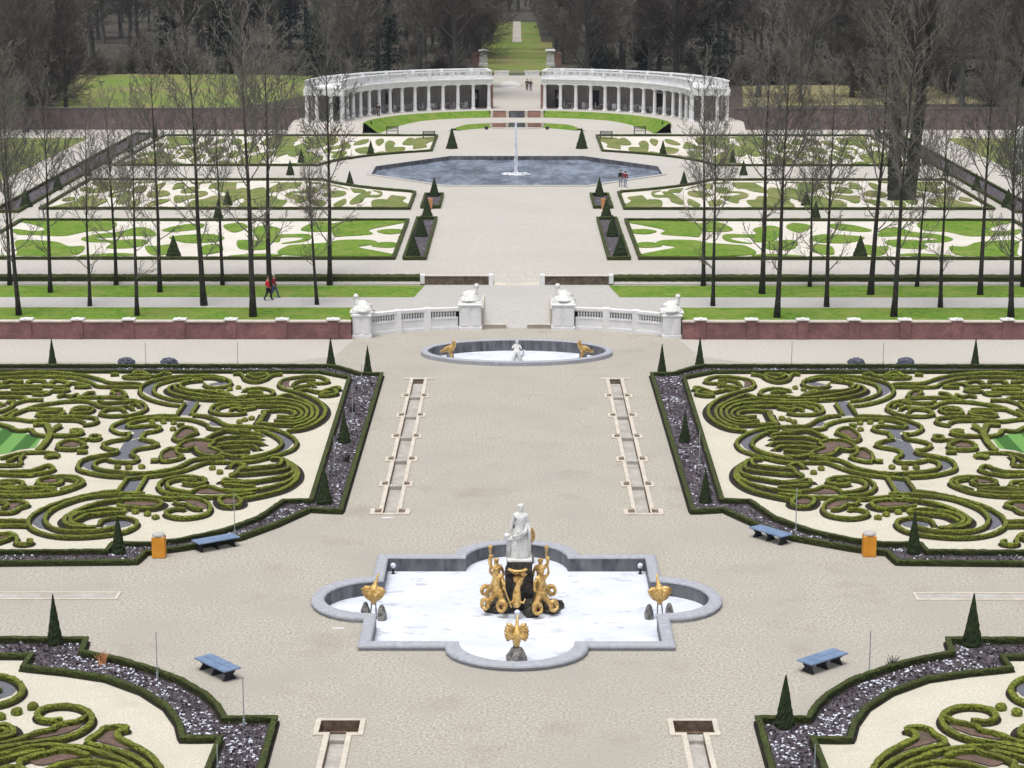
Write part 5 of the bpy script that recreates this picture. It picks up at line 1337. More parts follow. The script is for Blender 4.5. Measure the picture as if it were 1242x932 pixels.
# brick cascades on the axis before the colonnade
for nm, yy, z0, z1, xs, lab in (('near', 286.6, Z2, Z2 + .58, 3.45, 'nearer'), ('far', 295.4, Z2 + .5, Z3 + .05, 3.45, 'farther')):
    t = empty('brick_cascade_wall', (0, yy, z0)); tag(t, f'low orange-red brick cascade wall with stone posts on the garden axis, the {lab} one', 'wall')
    mb = MB()
    for s in (1, -1): mb.box(*sorted((s * 1.15, s * xs)), -.2, .25, 0, z1 - z0)
    mb.build('brick_face', M['redbrick'], t)
    for s in (1, -1):
        for xx in (1.28, xs):
            p = MB(); p.bevbox(s * xx - .2, s * xx + .2, -.32, .3, -.02, z1 - z0 + .14, .03); p.build('post', M['stone'], t)
    mb = MB(); mb.box(-1.08, 1.08, .12, .3, 0, z1 - z0)
    for k in range(3): mb.box(-.9 + .01 * k, .9 - .01 * k, -.4 + .16 * k, .12, 0, .14 + .15 * k)
    mb.build('water_stair', M['basinwall'], t)
bp = MB(); bp.prism([(3.6 * math.cos(math.pi * i / 20), 286.2 - 2.3 * math.sin(math.pi * i / 20)) for i in range(21)], Z2, Z2 + .06); struct(bp.build('paved_half_round', M['gutter']))
for s in (1, -1):
    mb = MB(); mb.blob((0, 0, .22), (.26, .26, .24), 2, .05, 2); tag(mb.build('stone_ball', M['benchleg'], None, loc=(s * 4.0, 283.6, Z2)), f'dark stone ball beside the half-round paving, {"right" if s == 1 else "left"}', 'stone ball')
# ------------------------------------------------------------------ colonnade
RI, RO = 22.9, 27.5
def prof_ring(mb, prof, a0, a1, n=54):
    """closed profile [(r, z)] swept round the half circle"""
    vs, fs, k = [], [], len(prof)
    for i in range(n + 1):
        th = a0 + (a1 - a0) * i / n
        for r, z in prof: vs.append((*pol(r, th), z))
    for i in range(n):
        for j in range(k):
            a, b = i * k + j, i * k + (j + 1) % k
            fs.append((a, b, b + k, a + k))
    fs.append(tuple(range(k - 1, -1, -1))); fs.append(tuple(range(n * k, n * k + k)))
    mb.add(vs, fs)
def rbox(r0, r1, z0, z1): return [(r0, z0), (r1, z0), (r1, z1), (r0, z1)]
ZC, ZE, ZR = 6.62, 7.42, 8.55
colm = MB()
colm.bevbox(-.31, .31, -.31, .31, 0, .16, .02); colm.lathe([(.28, .16), (.29, .22), (.245, .28), (.245, 1.3), (.235, 2.2), (.205, 3.12), (.22, 3.16), (.21, 3.2), (.26, 3.3)], 14); colm.bevbox(-.29, .29, -.29, .29, 3.3, ZC - Z3 + .01, .02)
colm = colm.mesh('column'); colm.materials.append(M['white'])
blm = MB(); blm.lathe([(.08, 0), (.08, .08), (.045, .12), (.085, .3), (.05, .55), (.04, .66), (.075, .72), (.075, .78)], 6); blm = blm.mesh('baluster'); blm.materials.append(M['white'])
for sx in (1, -1):
    d = -sx                                   # left wing has negative angles
    t = empty('colonnade', (0, 278, 0)); tag(t, f'white curved {SIDE[sx]} colonnade wing with columns, flat roof and balustrade', 'colonnade')
    a0, a1 = d * R(8.6), d * R(85.2)
    for k in range(14):
        th = d * R(9.8 + 5.58 * k)
        x, y = pol(RI, th); obj('column', colm, None, t, (x, y - 278, Z3), -th)
    for r in (24.3, 26.2, 27.5):
        x, y = pol(r, d * R(84.4)); obj('column', colm, None, t, (x, y - 278, Z3), -d * R(84.4))
    x, y = pol(RI, d * R(84.4)); obj('column', colm, None, t, (x, y - 278, Z3), -d * R(84.4))
    mb = MB(); prof_ring(mb, [(RI - .28, ZC), (RI + .28, ZC), (RI + .28, ZE), (RI - .48, ZE), (RI - .48, ZE - .12), (RI - .32, ZE - .26), (RI - .32, ZC + .28), (RI - .28, ZC + .26)], a0, a1)
    prof_ring(mb, rbox(RO - .28, RO + .34, ZC, ZE), a0, a1)
    th = d * R(84.4); n1 = (math.cos(th) * d, -math.sin(th) * d)
    c = pol((RI + RO) / 2, th); mb.obox(c[0], c[1], math.pi / 2 - th, RO - RI - .1, .56, ZC + .002, ZE - .003)
    at0(mb.build('entablature', M['white'], t), t)
    mb = MB(); prof_ring(mb, rbox(RI - .2, RO + .2, ZE, ZE + .08), a0, a1); at0(mb.build('roof', M['white'], t), t)
    mb = MB(); prof_ring(mb, rbox(RI - .2, RI + .14, ZE + .082, ZE + .24), a0, a1); prof_ring(mb, rbox(RI - .22, RI + .16, ZR - .16, ZR), a0, a1)
    prof_ring(mb, rbox(RO - .1, RO + .22, ZE + .082, ZE + .24), a0, a1); prof_ring(mb, rbox(RO - .12, RO + .24, ZR - .16, ZR), a0, a1)
    for e in (a0 + d * R(.5), a1 - d * R(.5)):
        c = pol((RI + RO) / 2, e); mb.obox(c[0], c[1], math.pi / 2 - e, RO - RI - .3, .3, ZR - .155, ZR - .002); mb.obox(c[0], c[1], math.pi / 2 - e, RO - RI - .3, .3, ZE + .083, ZE + .238)
    at0(mb.build('balustrade_rails', M['white'], t), t)
    bb = MB()
    for rr in (RI - .03, RO + .06):
        for k in range(150):
            th = a0 + (a1 - a0) * (k + .5) / 150; x, y = pol(rr, th)
            if k % 18 == 9: bb.obox(x, y, -th, .42, .36, ZE + .08, ZR + .03)
            else: addmesh(bb, blm, Matrix.Translation((x, y, ZE + .22)))
    o = at0(bb.build('balusters', M['white'], t), t); o['kind'] = 'stuff'
    mb = MB(); prof_ring(mb, rbox(RO - .2, RO + .12, Z3, ZC + .01), a0, d * R(79)); at0(mb.build('back_wall', M['backwall'], t), t)
    mb = MB(); c = pol((RI + RO) / 2 + .15, d * R(8.6)); mb.obox(c[0], c[1], math.pi / 2 - d * R(8.6), RO - RI - .5, .36, Z3, ZC + .005); at0(mb.build('end_wall', M['redbrick'], t), t)
    for k, w in ((.5, 1.0), (2.5 if sx == -1 else 5.5, 1.05), (6.5 if sx == -1 else 9.5, 1.0)):
        th = d * R(9.8 + 5.58 * k); c = pol(RO - .23, th); mb = MB(); mb.obox(c[0], c[1], -th, w * 1.15, .06, Z3 + .02, Z3 + 2.4)
        dr = at0(mb.build('door', M['doordark'], t), t)
    th = d * R(9.8 + 5.58 * .5); c = pol(RO - 1.0, th)
    s_ = empty('bust', (c[0], c[1], Z3)); tag(s_, f'pale bust on a dark pedestal in the {SIDE[sx]} colonnade bay nearest the gravel walk', 'statue')
    mb = MB(); mb.bevbox(-.35, .35, -.3, .3, 0, 1.1, .03); mb.build('pedestal', M['doordark'], s_)
    mb = MB(); mb.blob((0, 0, 1.3), (.26, .2, .25), 2, .2, 3); mb.tube([(0, 0, 1.4), (0, 0, 1.6)], .09, 6); mb.blob((0, -.02, 1.72), (.15, .17, .19), 2, .12, 3); mb.build('figure', M['stone'], s_, True)
# white chairs in the bays
sm = MB(); sm.bevbox(-.24, .24, -.24, .24, .43, .47, .01); sm = sm.mesh('seat'); sm.materials.append(M['chairwhite'])
bm_ = MB(); bm_.box(-.24, -.20, .2, .24, .47, .95); bm_.box(.20, .24, .2, .24, .47, .95)
for z in (.6, .74, .88): bm_.box(-.2, .2, .205, .235, z, z + .07)
bm_ = bm_.mesh('backrest'); bm_.materials.append(M['chairwhite'])
lm = MB(); lm.box(-.025, .025, -.025, .025, 0, .43); lm = lm.mesh('leg'); lm.materials.append(M['chairwhite'])
tm = MB(); tm.lathe([(.55, .70), (.57, .72), (.55, .74)], 18); tm = tm.mesh('tabletop'); tm.materials.append(M['chairwhite'])
tl = MB(); tl.tube([(0, 0, 0), (0, 0, .7)], .05, 8); tl.lathe([(.3, 0), (.28, .04), (.05, .08)], 12); tl = tl.mesh('pedestal'); tl.materials.append(M['chairwhite'])
for sx in (1, -1):
    d = -sx
    for k in range(1, 11):
        th = d * R(9.8 + 5.58 * (k + .5)); x, y = pol(24.5, th)
        tb = empty('garden_table', (x, y, Z3)); tag(tb, f'round white garden table among chairs in the {SIDE[sx]} colonnade', 'table', f'white tables in the {SIDE[sx]} colonnade'); obj('tabletop', tm, None, tb); obj('pedestal', tl, None, tb)
        for q in range(3):
            a = rnd.uniform(0, 6.28) if q else th
            x2, y2 = x + .85 * math.cos(2.1 * q + k), y + .85 * math.sin(2.1 * q + k)
            ch = empty('garden_chair', (x2, y2, Z3), 2.1 * q + k - math.pi / 2 + rnd.uniform(-.5, .5)); tag(ch, f'white slatted garden chair at a round table in the {SIDE[sx]} colonnade', 'chair', f'white chairs in the {SIDE[sx]} colonnade')
            obj('seat', sm, None, ch); obj('backrest', bm_, None, ch)
            for lx, ly in ((-.2, -.2), (.2, -.2), (-.2, .2), (.2, .2)): obj('leg', lm, None, ch, (lx, ly, 0))
# garden walls beside the colonnade
for sx in (1, -1):
    t = empty('garden_wall', (sx * -29, 283.5, Z2)); tag(t, f'long old mauve brick garden wall running out from the {SIDE[sx]} colonnade', 'wall')
    mb = MB(); mb.box(*sorted((sx * .3, sx * -90)), -.25, .3, -.1, 2.75)
    for k in range(24): mb.box(*sorted((sx * (-1.5 - 3.7 * k), sx * (-2.0 - 3.7 * k))), -.42, -.25, -.1, 2.6)
    mb.build('wall', M['farbrick'], t)
    mb = MB(); mb.box(*sorted((sx * .35, sx * -90)), -.35, .4, 2.75, 2.86); mb.build('coping', M['farcope'], t)
# white low walls, gate, gate piers beyond
for sx in (1, -1):
    t = empty('parapet', (sx * -2.6, 369.6, Z3)); tag(t, f'low white parapet across the far end of the gravel walk, {SIDE[sx]} of the iron gate', 'parapet')
    mb = MB(); mb.box(-1.25, 1.25, -.18, .18, -.1, .66); mb.build('wall', M['white'], t); mb = MB(); mb.bevbox(-1.3, 1.3, -.26, .26, .66, .8, .03); mb.build('coping', M['white'], t)
    t = empty('gate_pier', (sx * -6.1, 394.5, Z3)); tag(t, f'tall pale stone gate pier with brick flank beyond the colonnade, {SIDE[sx]}', 'gate pier')
    mb = MB(); mb.bevbox(-.85, .85, -.6, .6, 0, .5, .05); mb.box(-.72, .72, -.5, .5, .5, 2.7); mb.build('shaft', M['marble'], t)
    mb = MB(); mb.bevbox(-.95, .95, -.7, .7, 2.7, 2.95, .06); mb.bevbox(-.8, .8, -.6, .6, 2.95, 3.1, .05); mb.build('cap', M['marble'], t)
    mb = MB(); mb.box(*sorted((sx * -.73, sx * -2.0)), -.35, .35, 0, 2.5); mb.build('brick_flank', M['redbrick'], t)
t = empty('iron_gate', (0, 369.6, Z3)); tag(t, 'small dark iron gate between the white parapets at the end of the gravel walk', 'gate')
mb = MB(); mb.box(-1.2, 1.2, -.03, .03, .1, .16); mb.box(-1.2, 1.2, -.03, .03, .7, .76); mb.build('rails', M['metal'], t)
mb = MB()
for k in range(17): mb.box(-1.18 + .147 * k - .015, -1.18 + .147 * k + .015, -.02, .02, .05, .82)
mb.build('bars', M['metal'], t)

# ------------------------------------------------------------------ people
def person(loc, rz, jacket, trousers, hair, lab, stride=.28, k=1.0, seed=0):
    t = empty('person', loc, rz); tag(t, lab, 'person'); t.scale = (k, k, k)
    s = stride
    J = dict(hip=((0, 0, .95), .115), wa=((0, 0, 1.1), .105), ch=((0, .01, 1.32), .135), sh=((0, 0, 1.43), .09), nk=((0, .01, 1.50), .05), hd=((0, .03, 1.60), .085), tp=((0, .02, 1.70), .075),
             ls=((-.19, 0, 1.40), .06), le=((-.24, -.08 - s * .3, 1.14), .045), lw=((-.23, .06 - s * .4, .92), .035), lh=((-.23, .10 - s * .4, .84), .035),
             rs=((.19, 0, 1.40), .06), re=((.24, -.06 + s * .3, 1.14), .045), rw=((.22, .12 + s * .35, .94), .035), rh=((.21, .17 + s * .35, .87), .035),
             lk=((-.1, .06 + s * .5, .50), .065), la=((-.1, s, .09), .045), lt=((-.1, s + .14, .04), .04), lf=((-.1, 0, .86), .085),
             rf=((.1, 0, .86), .085), rk=((.1, .04 - s * .3, .50), .065), ra=((.1, -s, .11), .045), rt=((.1, -s + .13, .04), .04))
    def part(keys, edges, add, name, m, sub=1):
        idx = {q: i for i, q in enumerate(keys)}
        return obj(name, skin([(J[q][0], J[q][1] + add) for q in keys], [(idx[a], idx[b]) for a, b in edges], sub, name), m, t)
    body = list(J)
    part(body, [('hip', 'wa'), ('wa', 'ch'), ('ch', 'sh'), ('sh', 'nk'), ('nk', 'hd'), ('hd', 'tp'), ('sh', 'ls'), ('ls', 'le'), ('le', 'lw'), ('lw', 'lh'), ('sh', 'rs'), ('rs', 're'), ('re', 'rw'), ('rw', 'rh'),
                ('hip', 'lf'), ('lf', 'lk'), ('lk', 'la'), ('la', 'lt'), ('hip', 'rf'), ('rf', 'rk'), ('rk', 'ra'), ('ra', 'rt')], 0, 'body', M['skin'])
    part(['hip', 'wa', 'ch', 'sh', 'ls', 'le', 'lw', 'rs', 're', 'rw'], [('hip', 'wa'), ('wa', 'ch'), ('ch', 'sh'), ('sh', 'ls'), ('ls', 'le'), ('le', 'lw'), ('sh', 'rs'), ('rs', 're'), ('re', 'rw')], .03, 'jacket', jacket)
    part(['hip', 'lf', 'lk', 'la', 'lt', 'rf', 'rk', 'ra', 'rt'], [('hip', 'lf'), ('lf', 'lk'), ('lk', 'la'), ('la', 'lt'), ('hip', 'rf'), ('rf', 'rk'), ('rk', 'ra'), ('ra', 'rt')], .018, 'trousers', trousers)
    mb = MB(); mb.blob((0, -.01, 1.68), (.105, .115, .10), 2, .1, 3); mb.build('hair', hair, t, True)
def plain(n, c, r=.8): return mat(n, c, tuple(v * 1.25 for v in c), 6, r)
RED, BLK, BLU, GRY, BRN, HBR = plain('red_cloth', (.55, .012, .018)), plain('black_cloth', (.015, .015, .018)), plain('blue_denim', (.05, .07, .13)), plain('grey_hair', (.45, .42, .40)), plain('maroon_cloth', (.20, .02, .04)), plain('brown_hair', (.10, .06, .04))
JBL = plain('pale_jeans', (.25, .29, .37))
q = P(325, 364.5, Z1); person((q[0], q[1], Z1 + .006), R(-90), RED, BLK, HBR, 'walker in a bright red jacket and dark trousers on the terrace walk', .26, 1.04)
q = P(332, 362.5, Z1); person((q[0], q[1] + .35, Z1 + .006), R(-90), BRN, BLU, GRY, 'grey-haired walker in a dark maroon coat and jeans beside the red jacket', .30, 1.02)
q = P(752.8, 226.8, Z2); person((q[0], q[1], Z2 + .008), R(15), BLK, JBL, HBR, 'person in dark coat and pale jeans at the pond edge, left of the pair', .08, 1.0)
q = P(758.3, 227.6, Z2); person((q[0], q[1], Z2 + .008), R(-10), BRN, JBL, HBR, 'person in maroon coat and pale jeans at the pond edge, right of the pair', .08, .97)
q = P(639.3, 110, Z3); person((q[0], q[1], Z3 + .01), R(180), BLK, BLK, HBR, 'distant walker in black behind the colonnade gap, left of the pair', .18, 1.02)
q = P(643.6, 110.6, Z3); person((q[0], q[1], Z3 + .01), R(180), BLK, BLU, HBR, 'distant walker in black and jeans behind the colonnade gap, right of the pair', .18, 1.0)
q = P(459, 141.5, Z3); person((q[0], q[1] + .2, Z3 + .005), R(200), BLK, BLK, HBR, 'dark figure standing between columns of the left colonnade', .05, 1.0)

# white urn-like statue at the right edge
q = P(1238, 206, Z2); t = empty('garden_vase', (q[0], q[1], Z2)); tag(t, 'large white stone vase on a pedestal at the right edge of the upper garden', 'vase')
mb = MB(); mb.bevbox(-.7, .7, -.7, .7, 0, 2.0, .05); mb.bevbox(-.82, .82, -.82, .82, 2.0, 2.2, .05); mb.build('pedestal', M['white'], t)
mb = MB(); mb.lathe([(.35, 2.2), (.2, 2.4), (.3, 2.6), (.75, 3.1), (.82, 3.8), (.6, 4.2), (.75, 4.4), (.5, 4.7), (.15, 4.9)], 20); mb.build('urn', M['white'], t, True)
# ------------------------------------------------------------------ bare trees
def rv(rg, k=1.0): return Vector((rg.uniform(-1, 1), rg.uniform(-1, 1), rg.uniform(-1, 1))) * k
def branch(mb, rg, p, d, L, r, lev, cfg, tips):
    n = cfg['seg'][lev]; pts, rad = [p.copy()], [r]
    step = L / n; kids = []
    for i in range(n):
        d = (d + rv(rg, cfg['wob'][lev]) + Vector((0, 0, cfg['up'][lev]))).normalized()
        p = p + d * step; pts.append(p.copy()); t = (i + 1) / n
        rad.append(max(cfg['rmin'], r * (1 - .8 * t))); kids.append((p.copy(), d.copy(), t))
    mb.tube(pts, rad, cfg['sides'][lev], 0 if lev < cfg['barklev'] else 1, False)
    if lev + 1 < len(cfg['seg']):
        k = cfg['kids'][lev]; k = int(k * L / cfg['ref'][lev] + .5) if cfg['ref'][lev] else k
        for j in range(max(2, k)):
            t = .18 + .82 * (j + rg.random()) / max(2, k); i = min(n - 1, int(t * n))
            a = kids[i - 1][0] if i else pts[0]
            q = a.lerp(kids[i][0], t * n - i if t < 1 else 1)
            dd = kids[i][1]; o = dd.cross(rv(rg)).normalized()
            ang = cfg['ang'][lev] * rg.uniform(.7, 1.25)
            nd = (dd * math.cos(ang) + o * math.sin(ang)).normalized()
            branch(mb, rg, q, nd, L * cfg['len'][lev] * rg.uniform(.6, 1.15) * (1 - .45 * t), max(cfg['rmin'], r * (1 - .8 * t) * .55), lev + 1, cfg, tips)
    else:
        tips.append(pts[-1])
def bare_tree(seed, Ht, clear, spread, tr, nlimb, kids, rmin, upk=.12, side_r=4, split=None, low=None):
    """trunk mesh builder, crown mesh builder"""
    rg = random.Random(seed)
    tk, cr = MB(), MB()
    n = 14; pts, rad = [], []
    p = Vector((0, 0, -.1)); d = Vector((rg.uniform(-.02, .02), rg.uniform(-.02, .02), 1)).normalized()
    for i in range(n + 1):
        t = i / n; pts.append(p.copy()); rad.append(tr * (.04 + .96 * (1 - t) ** 1.45) * (1.3 if i == 0 else 1))
        d = (d + rv(rg, .022) + Vector((0, 0, .05))).normalized(); p = p + d * (Ht / n)
    tk.tube(pts, rad, 8, 0)
    cfg = dict(seg=(6, 4, 2), wob=(.10, .16, .2), up=(upk, upk * .6, .03), sides=(4, 3, 3), barklev=0, kids=kids, ref=(3.0, 1.2, 0), len=(.42, .45, .4), ang=(.62, .7, .7), rmin=rmin)
    tips = []
    for k in range(nlimb):
        t = clear + (1 - clear) * (k + rg.random()) / nlimb
        if low and k < low: t = clear * rg.uniform(.45, .95)
        i = min(n - 1, int(t * n)); q = pts[i].lerp(pts[i + 1], t * n - i)
        a = k * 2.4 + rg.uniform(-.5, .5); el = R(rg.uniform(28, 58)) if t > clear else R(rg.uniform(10, 40))
        L = spread * (1.15 - .75 * (t - clear) / (1 - clear)) * rg.uniform(.7, 1.2) if t > clear else spread * rg.uniform(.5, .9)
        branch(cr, rg, q, Vector((math.cos(a) * math.cos(el), math.sin(a) * math.cos(el), math.sin(el))), L, tr * .30 * (1 - .6 * t), 0, cfg, tips)
    return tk, cr, tips
FRONT = []
for i in range(5):
    tk, cr, tips = bare_tree(20 + i, 20.5 + (i % 3) * 1.2, (.30 + .04 * (i % 2)), 4.8, .215, 40, (8, 5), .016, .15, low=4)
    a, b = tk.mesh('trunk', True), cr.mesh('crown')
    a.materials.append(M['bark']); b.materials.append(M['twig']); FRONT.append((a, b, tips))
def front_tree(pxx, py, z, lab, v, sc, leaf=False):
    x, y = P(pxx, py, z)
    t = empty('bare_tree', (x, y, z), rnd.uniform(0, 6.28)); tag(t, lab, 'tree', 'bare trees in rows on the terrace lawns')
    t.scale = (sc * rnd.uniform(.95, 1.1), sc * rnd.uniform(.95, 1.1), sc)
    t.rotation_euler = (R(rnd.uniform(-1.1, 1.1)), R(rnd.uniform(-1.1, 1.1)), rnd.uniform(0, 6.28))
    obj('trunk', FRONT[v][0], None, t); obj('crown', FRONT[v][1], None, t)
    if leaf:
        mb = MB(); rg = random.Random(int(pxx))
        for k in range(1100):
            q = rg.choice(FRONT[v][2])
            if q.z > 13: continue
            c = q + rv(rg, .35); u, w = rv(rg, .07), rv(rg, .07)
            mb.add([c - u, c + w, c + u, c - w], [(0, 1, 2, 3)])
        mb.build('dead_leaves', M['redleaf'], t)
ORD = ['first', 'second', 'third', 'fourth', 'fifth', 'sixth']
ROWS = [('left', 'row nearest the brick wall', Z1, [(23, 382.6), (166.4, 383.3), (307, 384.3)]),
        ('left', 'row just before the grey walk', Z1, [(109, 371.5), (247.5, 370.8), (384.5, 369.8)]),
        ('left', 'row just behind the grey walk', Z1, [(61, 355), (194, 354.6), (327, 354.5)]),
        ('left', 'row at the foot of the bank', Z1, [(12, 346), (141, 346), (270, 346), (400, 346)]),
        ('right', 'row nearest the brick wall', Z1, [(942.3, 385.3), (1084, 384.3), (1226, 385.3)]),
        ('right', 'row just before the grey walk', Z1, [(864.5, 371.4), (1002.5, 372.4), (1140.5, 373)]),
        ('right', 'row just behind the grey walk', Z1, [(924, 356.5), (1055.8, 357.5), (1188.7, 357.8)]),
        ('right', 'row at the foot of the bank', Z1, [(853, 347), (982, 348), (1112, 348), (1240.7, 348)])]
SCL = {23: .84, 61: .76, 109: .70, 12: .8, 141: .72, 166.4: .70, 194: .86, 270: .74, 384.5: .64, 864.5: .72, 853: .76, 982: .64, 1002.5: .78, 1112: .62, 1140.5: .76, 1240.7: .8}
k = 0
for sd, txt, z, lst in ROWS:
    for i, (x, y) in enumerate(lst):
        front_tree(x, y, z, f'bare tree{" with russet leaves" if x in (400, 384.5) else ""}, {ORD[i]} in the {sd} {txt}', k % 5, SCL.get(x, 1.0 + .06 * ((k * 7) % 3 - 1)), x in (400, 384.5)); k += 1

# big ivy-clad double tree in the right upper parterre
q = P(1093, 243, Z2); t = empty('ivy_tree', (q[0], q[1], Z2)); tag(t, 'huge old tree with two ivy-clad stems in the right upper parterre', 'tree')
mb = MB(); mb.tube([(-.45, 0, -.2), (-.62, 0, 1.2), (-.77, .1, 5), (-.92, .2, 10), (-1.1, .1, 16), (-1.4, 0, 24)], [.85, .6, .5, .42, .32, .15], 10)
mb.tube([(.5, .1, -.2), (.8, .1, 1.2), (1.06, .2, 4), (1.5, .2, 9), (2.0, .4, 15), (2.7, .4, 23)], [.8, .58, .48, .4, .3, .15], 10); mb.build('trunk', M['wood1'], t, True)
mb = MB(); rg = random.Random(77)
for k in range(9000):
    s = rg.random() < .5; z = 19 * rg.random() ** 1.3; a = rg.uniform(0, 6.28)
    x0 = (-.62 - .03 * z) if s else (.72 + .085 * z)
    r = (.62 - .018 * z) * (1 + .5 * max(0, noise.noise(Vector((math.cos(a) * 1.2, math.sin(a) * 1.2, z * .5 + (9 if s else 0)))))) 
    c = Vector((x0 + r * math.cos(a), .12 + r * math.sin(a), z)); u, w = rv(rg, .13), rv(rg, .13)
    mb.add([c - u, c + w, c + u, c - w], [(0, 1, 2, 3)])
mb.build('ivy', M['ivy'], t)
cr = MB(); cfg = dict(seg=(6, 4, 2), wob=(.14, .2, .25), up=(.10, .08, .03), sides=(4, 3, 3), barklev=0, kids=(11, 9), ref=(4.0, 1.6, 0), len=(.45, .45, .4), ang=(.7, .75, .7), rmin=.018); tips = []
for k in range(44):
    z = rg.uniform(7, 23); s = k % 2; a = k * 2.4; el = R(rg.uniform(15, 60))
    branch(cr, rg, Vector(((-.3 - .06 * z) if s else (.5 + .075 * z), .1, z)), Vector((math.cos(a) * math.cos(el), math.sin(a) * math.cos(el), math.sin(el))), rg.uniform(4, 7.5), .16, 0, cfg, tips)
cr.build('crown', M['wood2'], t)

# ------------------------------------------------------------------ the wood beyond
WOOD = []
for i in range(7):
    tk, cr, tips = bare_tree(60 + i, 23 + 2.2 * (i % 3), .14 + .05 * (i % 3), 8.0 + (i % 2), .42, 40, (9, 8), .022, .09)
    b = len(tk.v); tk.v += cr.v; tk.f += [tuple(q + b for q in f) for f in cr.f]; tk.m += [1] * len(cr.f)
    me = tk.mesh('wood_tree'); me.materials.append(M['wood1']); me.materials.append(M['wood2']); WOOD.append(me)
def shrub_mesh(seed):
    rg = random.Random(seed); cr = MB(); tips = []
    cfg = dict(seg=(5, 3, 2), wob=(.16, .22, .25), up=(.06, .04, 0), sides=(3, 3, 3), barklev=0, kids=(8, 7), ref=(2.0, .9, 0), len=(.5, .5, .4), ang=(.6, .7, .7), rmin=.014)
    for k in range(34):
        a = k * 2.4; el = R(rg.uniform(15, 85)); branch(cr, rg, Vector((rg.uniform(-.5, .5), rg.uniform(-.5, .5), 0)), Vector((math.cos(a) * math.cos(el), math.sin(a) * math.cos(el), math.sin(el))), rg.uniform(1.8, 3.6), .05, 0, cfg, tips)
    me = cr.mesh('bare_shrub'); me.materials.append(M['wood2']); return me
SHR = [shrub_mesh(i) for i in range(3)]
def conifer_mesh(seed, Ht, wd):
    rg = random.Random(seed); mb = MB(); mb.tube([(0, 0, -.2), (0, 0, Ht * .97)], [.32, .04], 6, 0)
    for k in range(150):
        t = rg.random() ** .8; z = Ht * (.05 + .93 * t); L = wd * (1 - t) ** .75 * rg.uniform(.55, 1.15) + .2; a = rg.uniform(0, 6.28); dr = rg.uniform(-.28, .1)
        for j in range(26):
            s = (j + rg.random()) / 26; c = Vector((math.cos(a) * L * s, math.sin(a) * L * s, z + dr * L * s)) + rv(rg, .22 + .2 * s); u, w = rv(rg, .20), rv(rg, .20)
            mb.add([c - u, c + w, c + u, c - w], [(0, 1, 2, 3)], 1)
    me = mb.mesh('evergreen_tree'); me.materials.append(M['wood1']); me.materials.append(M['evergreen']); return me
CON = [conifer_mesh(1, 17, 4.2), conifer_mesh(2, 22, 4.8), conifer_mesh(3, 11, 4.0)]

n = 0
def plant(me, name, x, y, s, lab, cat, grp, z=Z3):
    global n
    o = obj(name, me, None, None, (x, y, z), rnd.uniform(0, 6.28), (s * rnd.uniform(.9, 1.15), s * rnd.uniform(.9, 1.15), s)); tag(o, lab, cat, grp); n += 1
rg = random.Random(2)
GR = 'bare trees of the wood beyond the garden'
spots = []
def clear_of(x, y):
    if abs(x) < 8.5 and y < 600: return False
    if abs(x) < 6.5: return False
    if -88 < x < -28 and y < 378: return False
    if 30 < x < 66 and y < 350: return False
    if abs(x) < 32 and y < 318: return False
    return True
tries = 0
while len(spots) < 232 and tries < 20000:
    tries += 1
    y = 318 + 330 * rg.random() ** 1.15; hw = .255 * y + 6; x = rg.uniform(-hw, hw)
    if not clear_of(x, y): continue
    md = 4.6 + (y - 318) * .008
    if any((x - a) ** 2 + (y - b) ** 2 < md * md for a, b in spots): continue
    spots.append((x, y))
for x, y in spots:
    plant(rg.choice(WOOD), 'bare_tree', x, y, rg.uniform(.85, 1.25), 'tall grey-brown bare tree in the dense wood beyond the garden', 'tree', GR)
for s in (1, -1):                              # avenue rows
    for k in range(13):
        plant(rg.choice(WOOD), 'bare_tree', s * (7.6 + rg.uniform(0, 1.2)), 402 + 15 * k, rg.uniform(.95, 1.2), f'bare tree lining the {"right" if s == 1 else "left"} side of the straight grass avenue', 'tree', f'avenue trees, {"right" if s == 1 else "left"} side')
for k, (x, y, s) in enumerate([(-70, 262, .95), (-64, 280, .9), (-76, 306, 1.0), (-80, 318, 1.1), (-77, 330, 1.1), (-86, 330, 1.1), (-84, 308, 1.0), (-79, 344, 1.1), (-90, 345, 1.1), (-72, 300, .7), (-82, 360, 1.1), (-75, 291, 1.1), (-83, 300, 1.1), (-62, 296, .75), (-60, 246, .7), (-68, 310, 1.0), (62, 300, .95), (70, 288, 1.1), (78, 296, 1.15), (58, 318, .9), (66, 322, 1.0), (50, 322, .85), (41, 312, .8), (36, 322, .9), (74, 270, .9), (68, 258, .8)]):
    plant(WOOD[k % 7], 'bare_tree', x, y, s, 'spreading bare tree standing nearer than the wood, at the ' + ('left' if x < 0 else 'right') + ' edge of the upper garden', 'tree', 'bare trees at the ' + ('left' if x < 0 else 'right') + ' garden edge', Z2 if y < 283 else Z3)
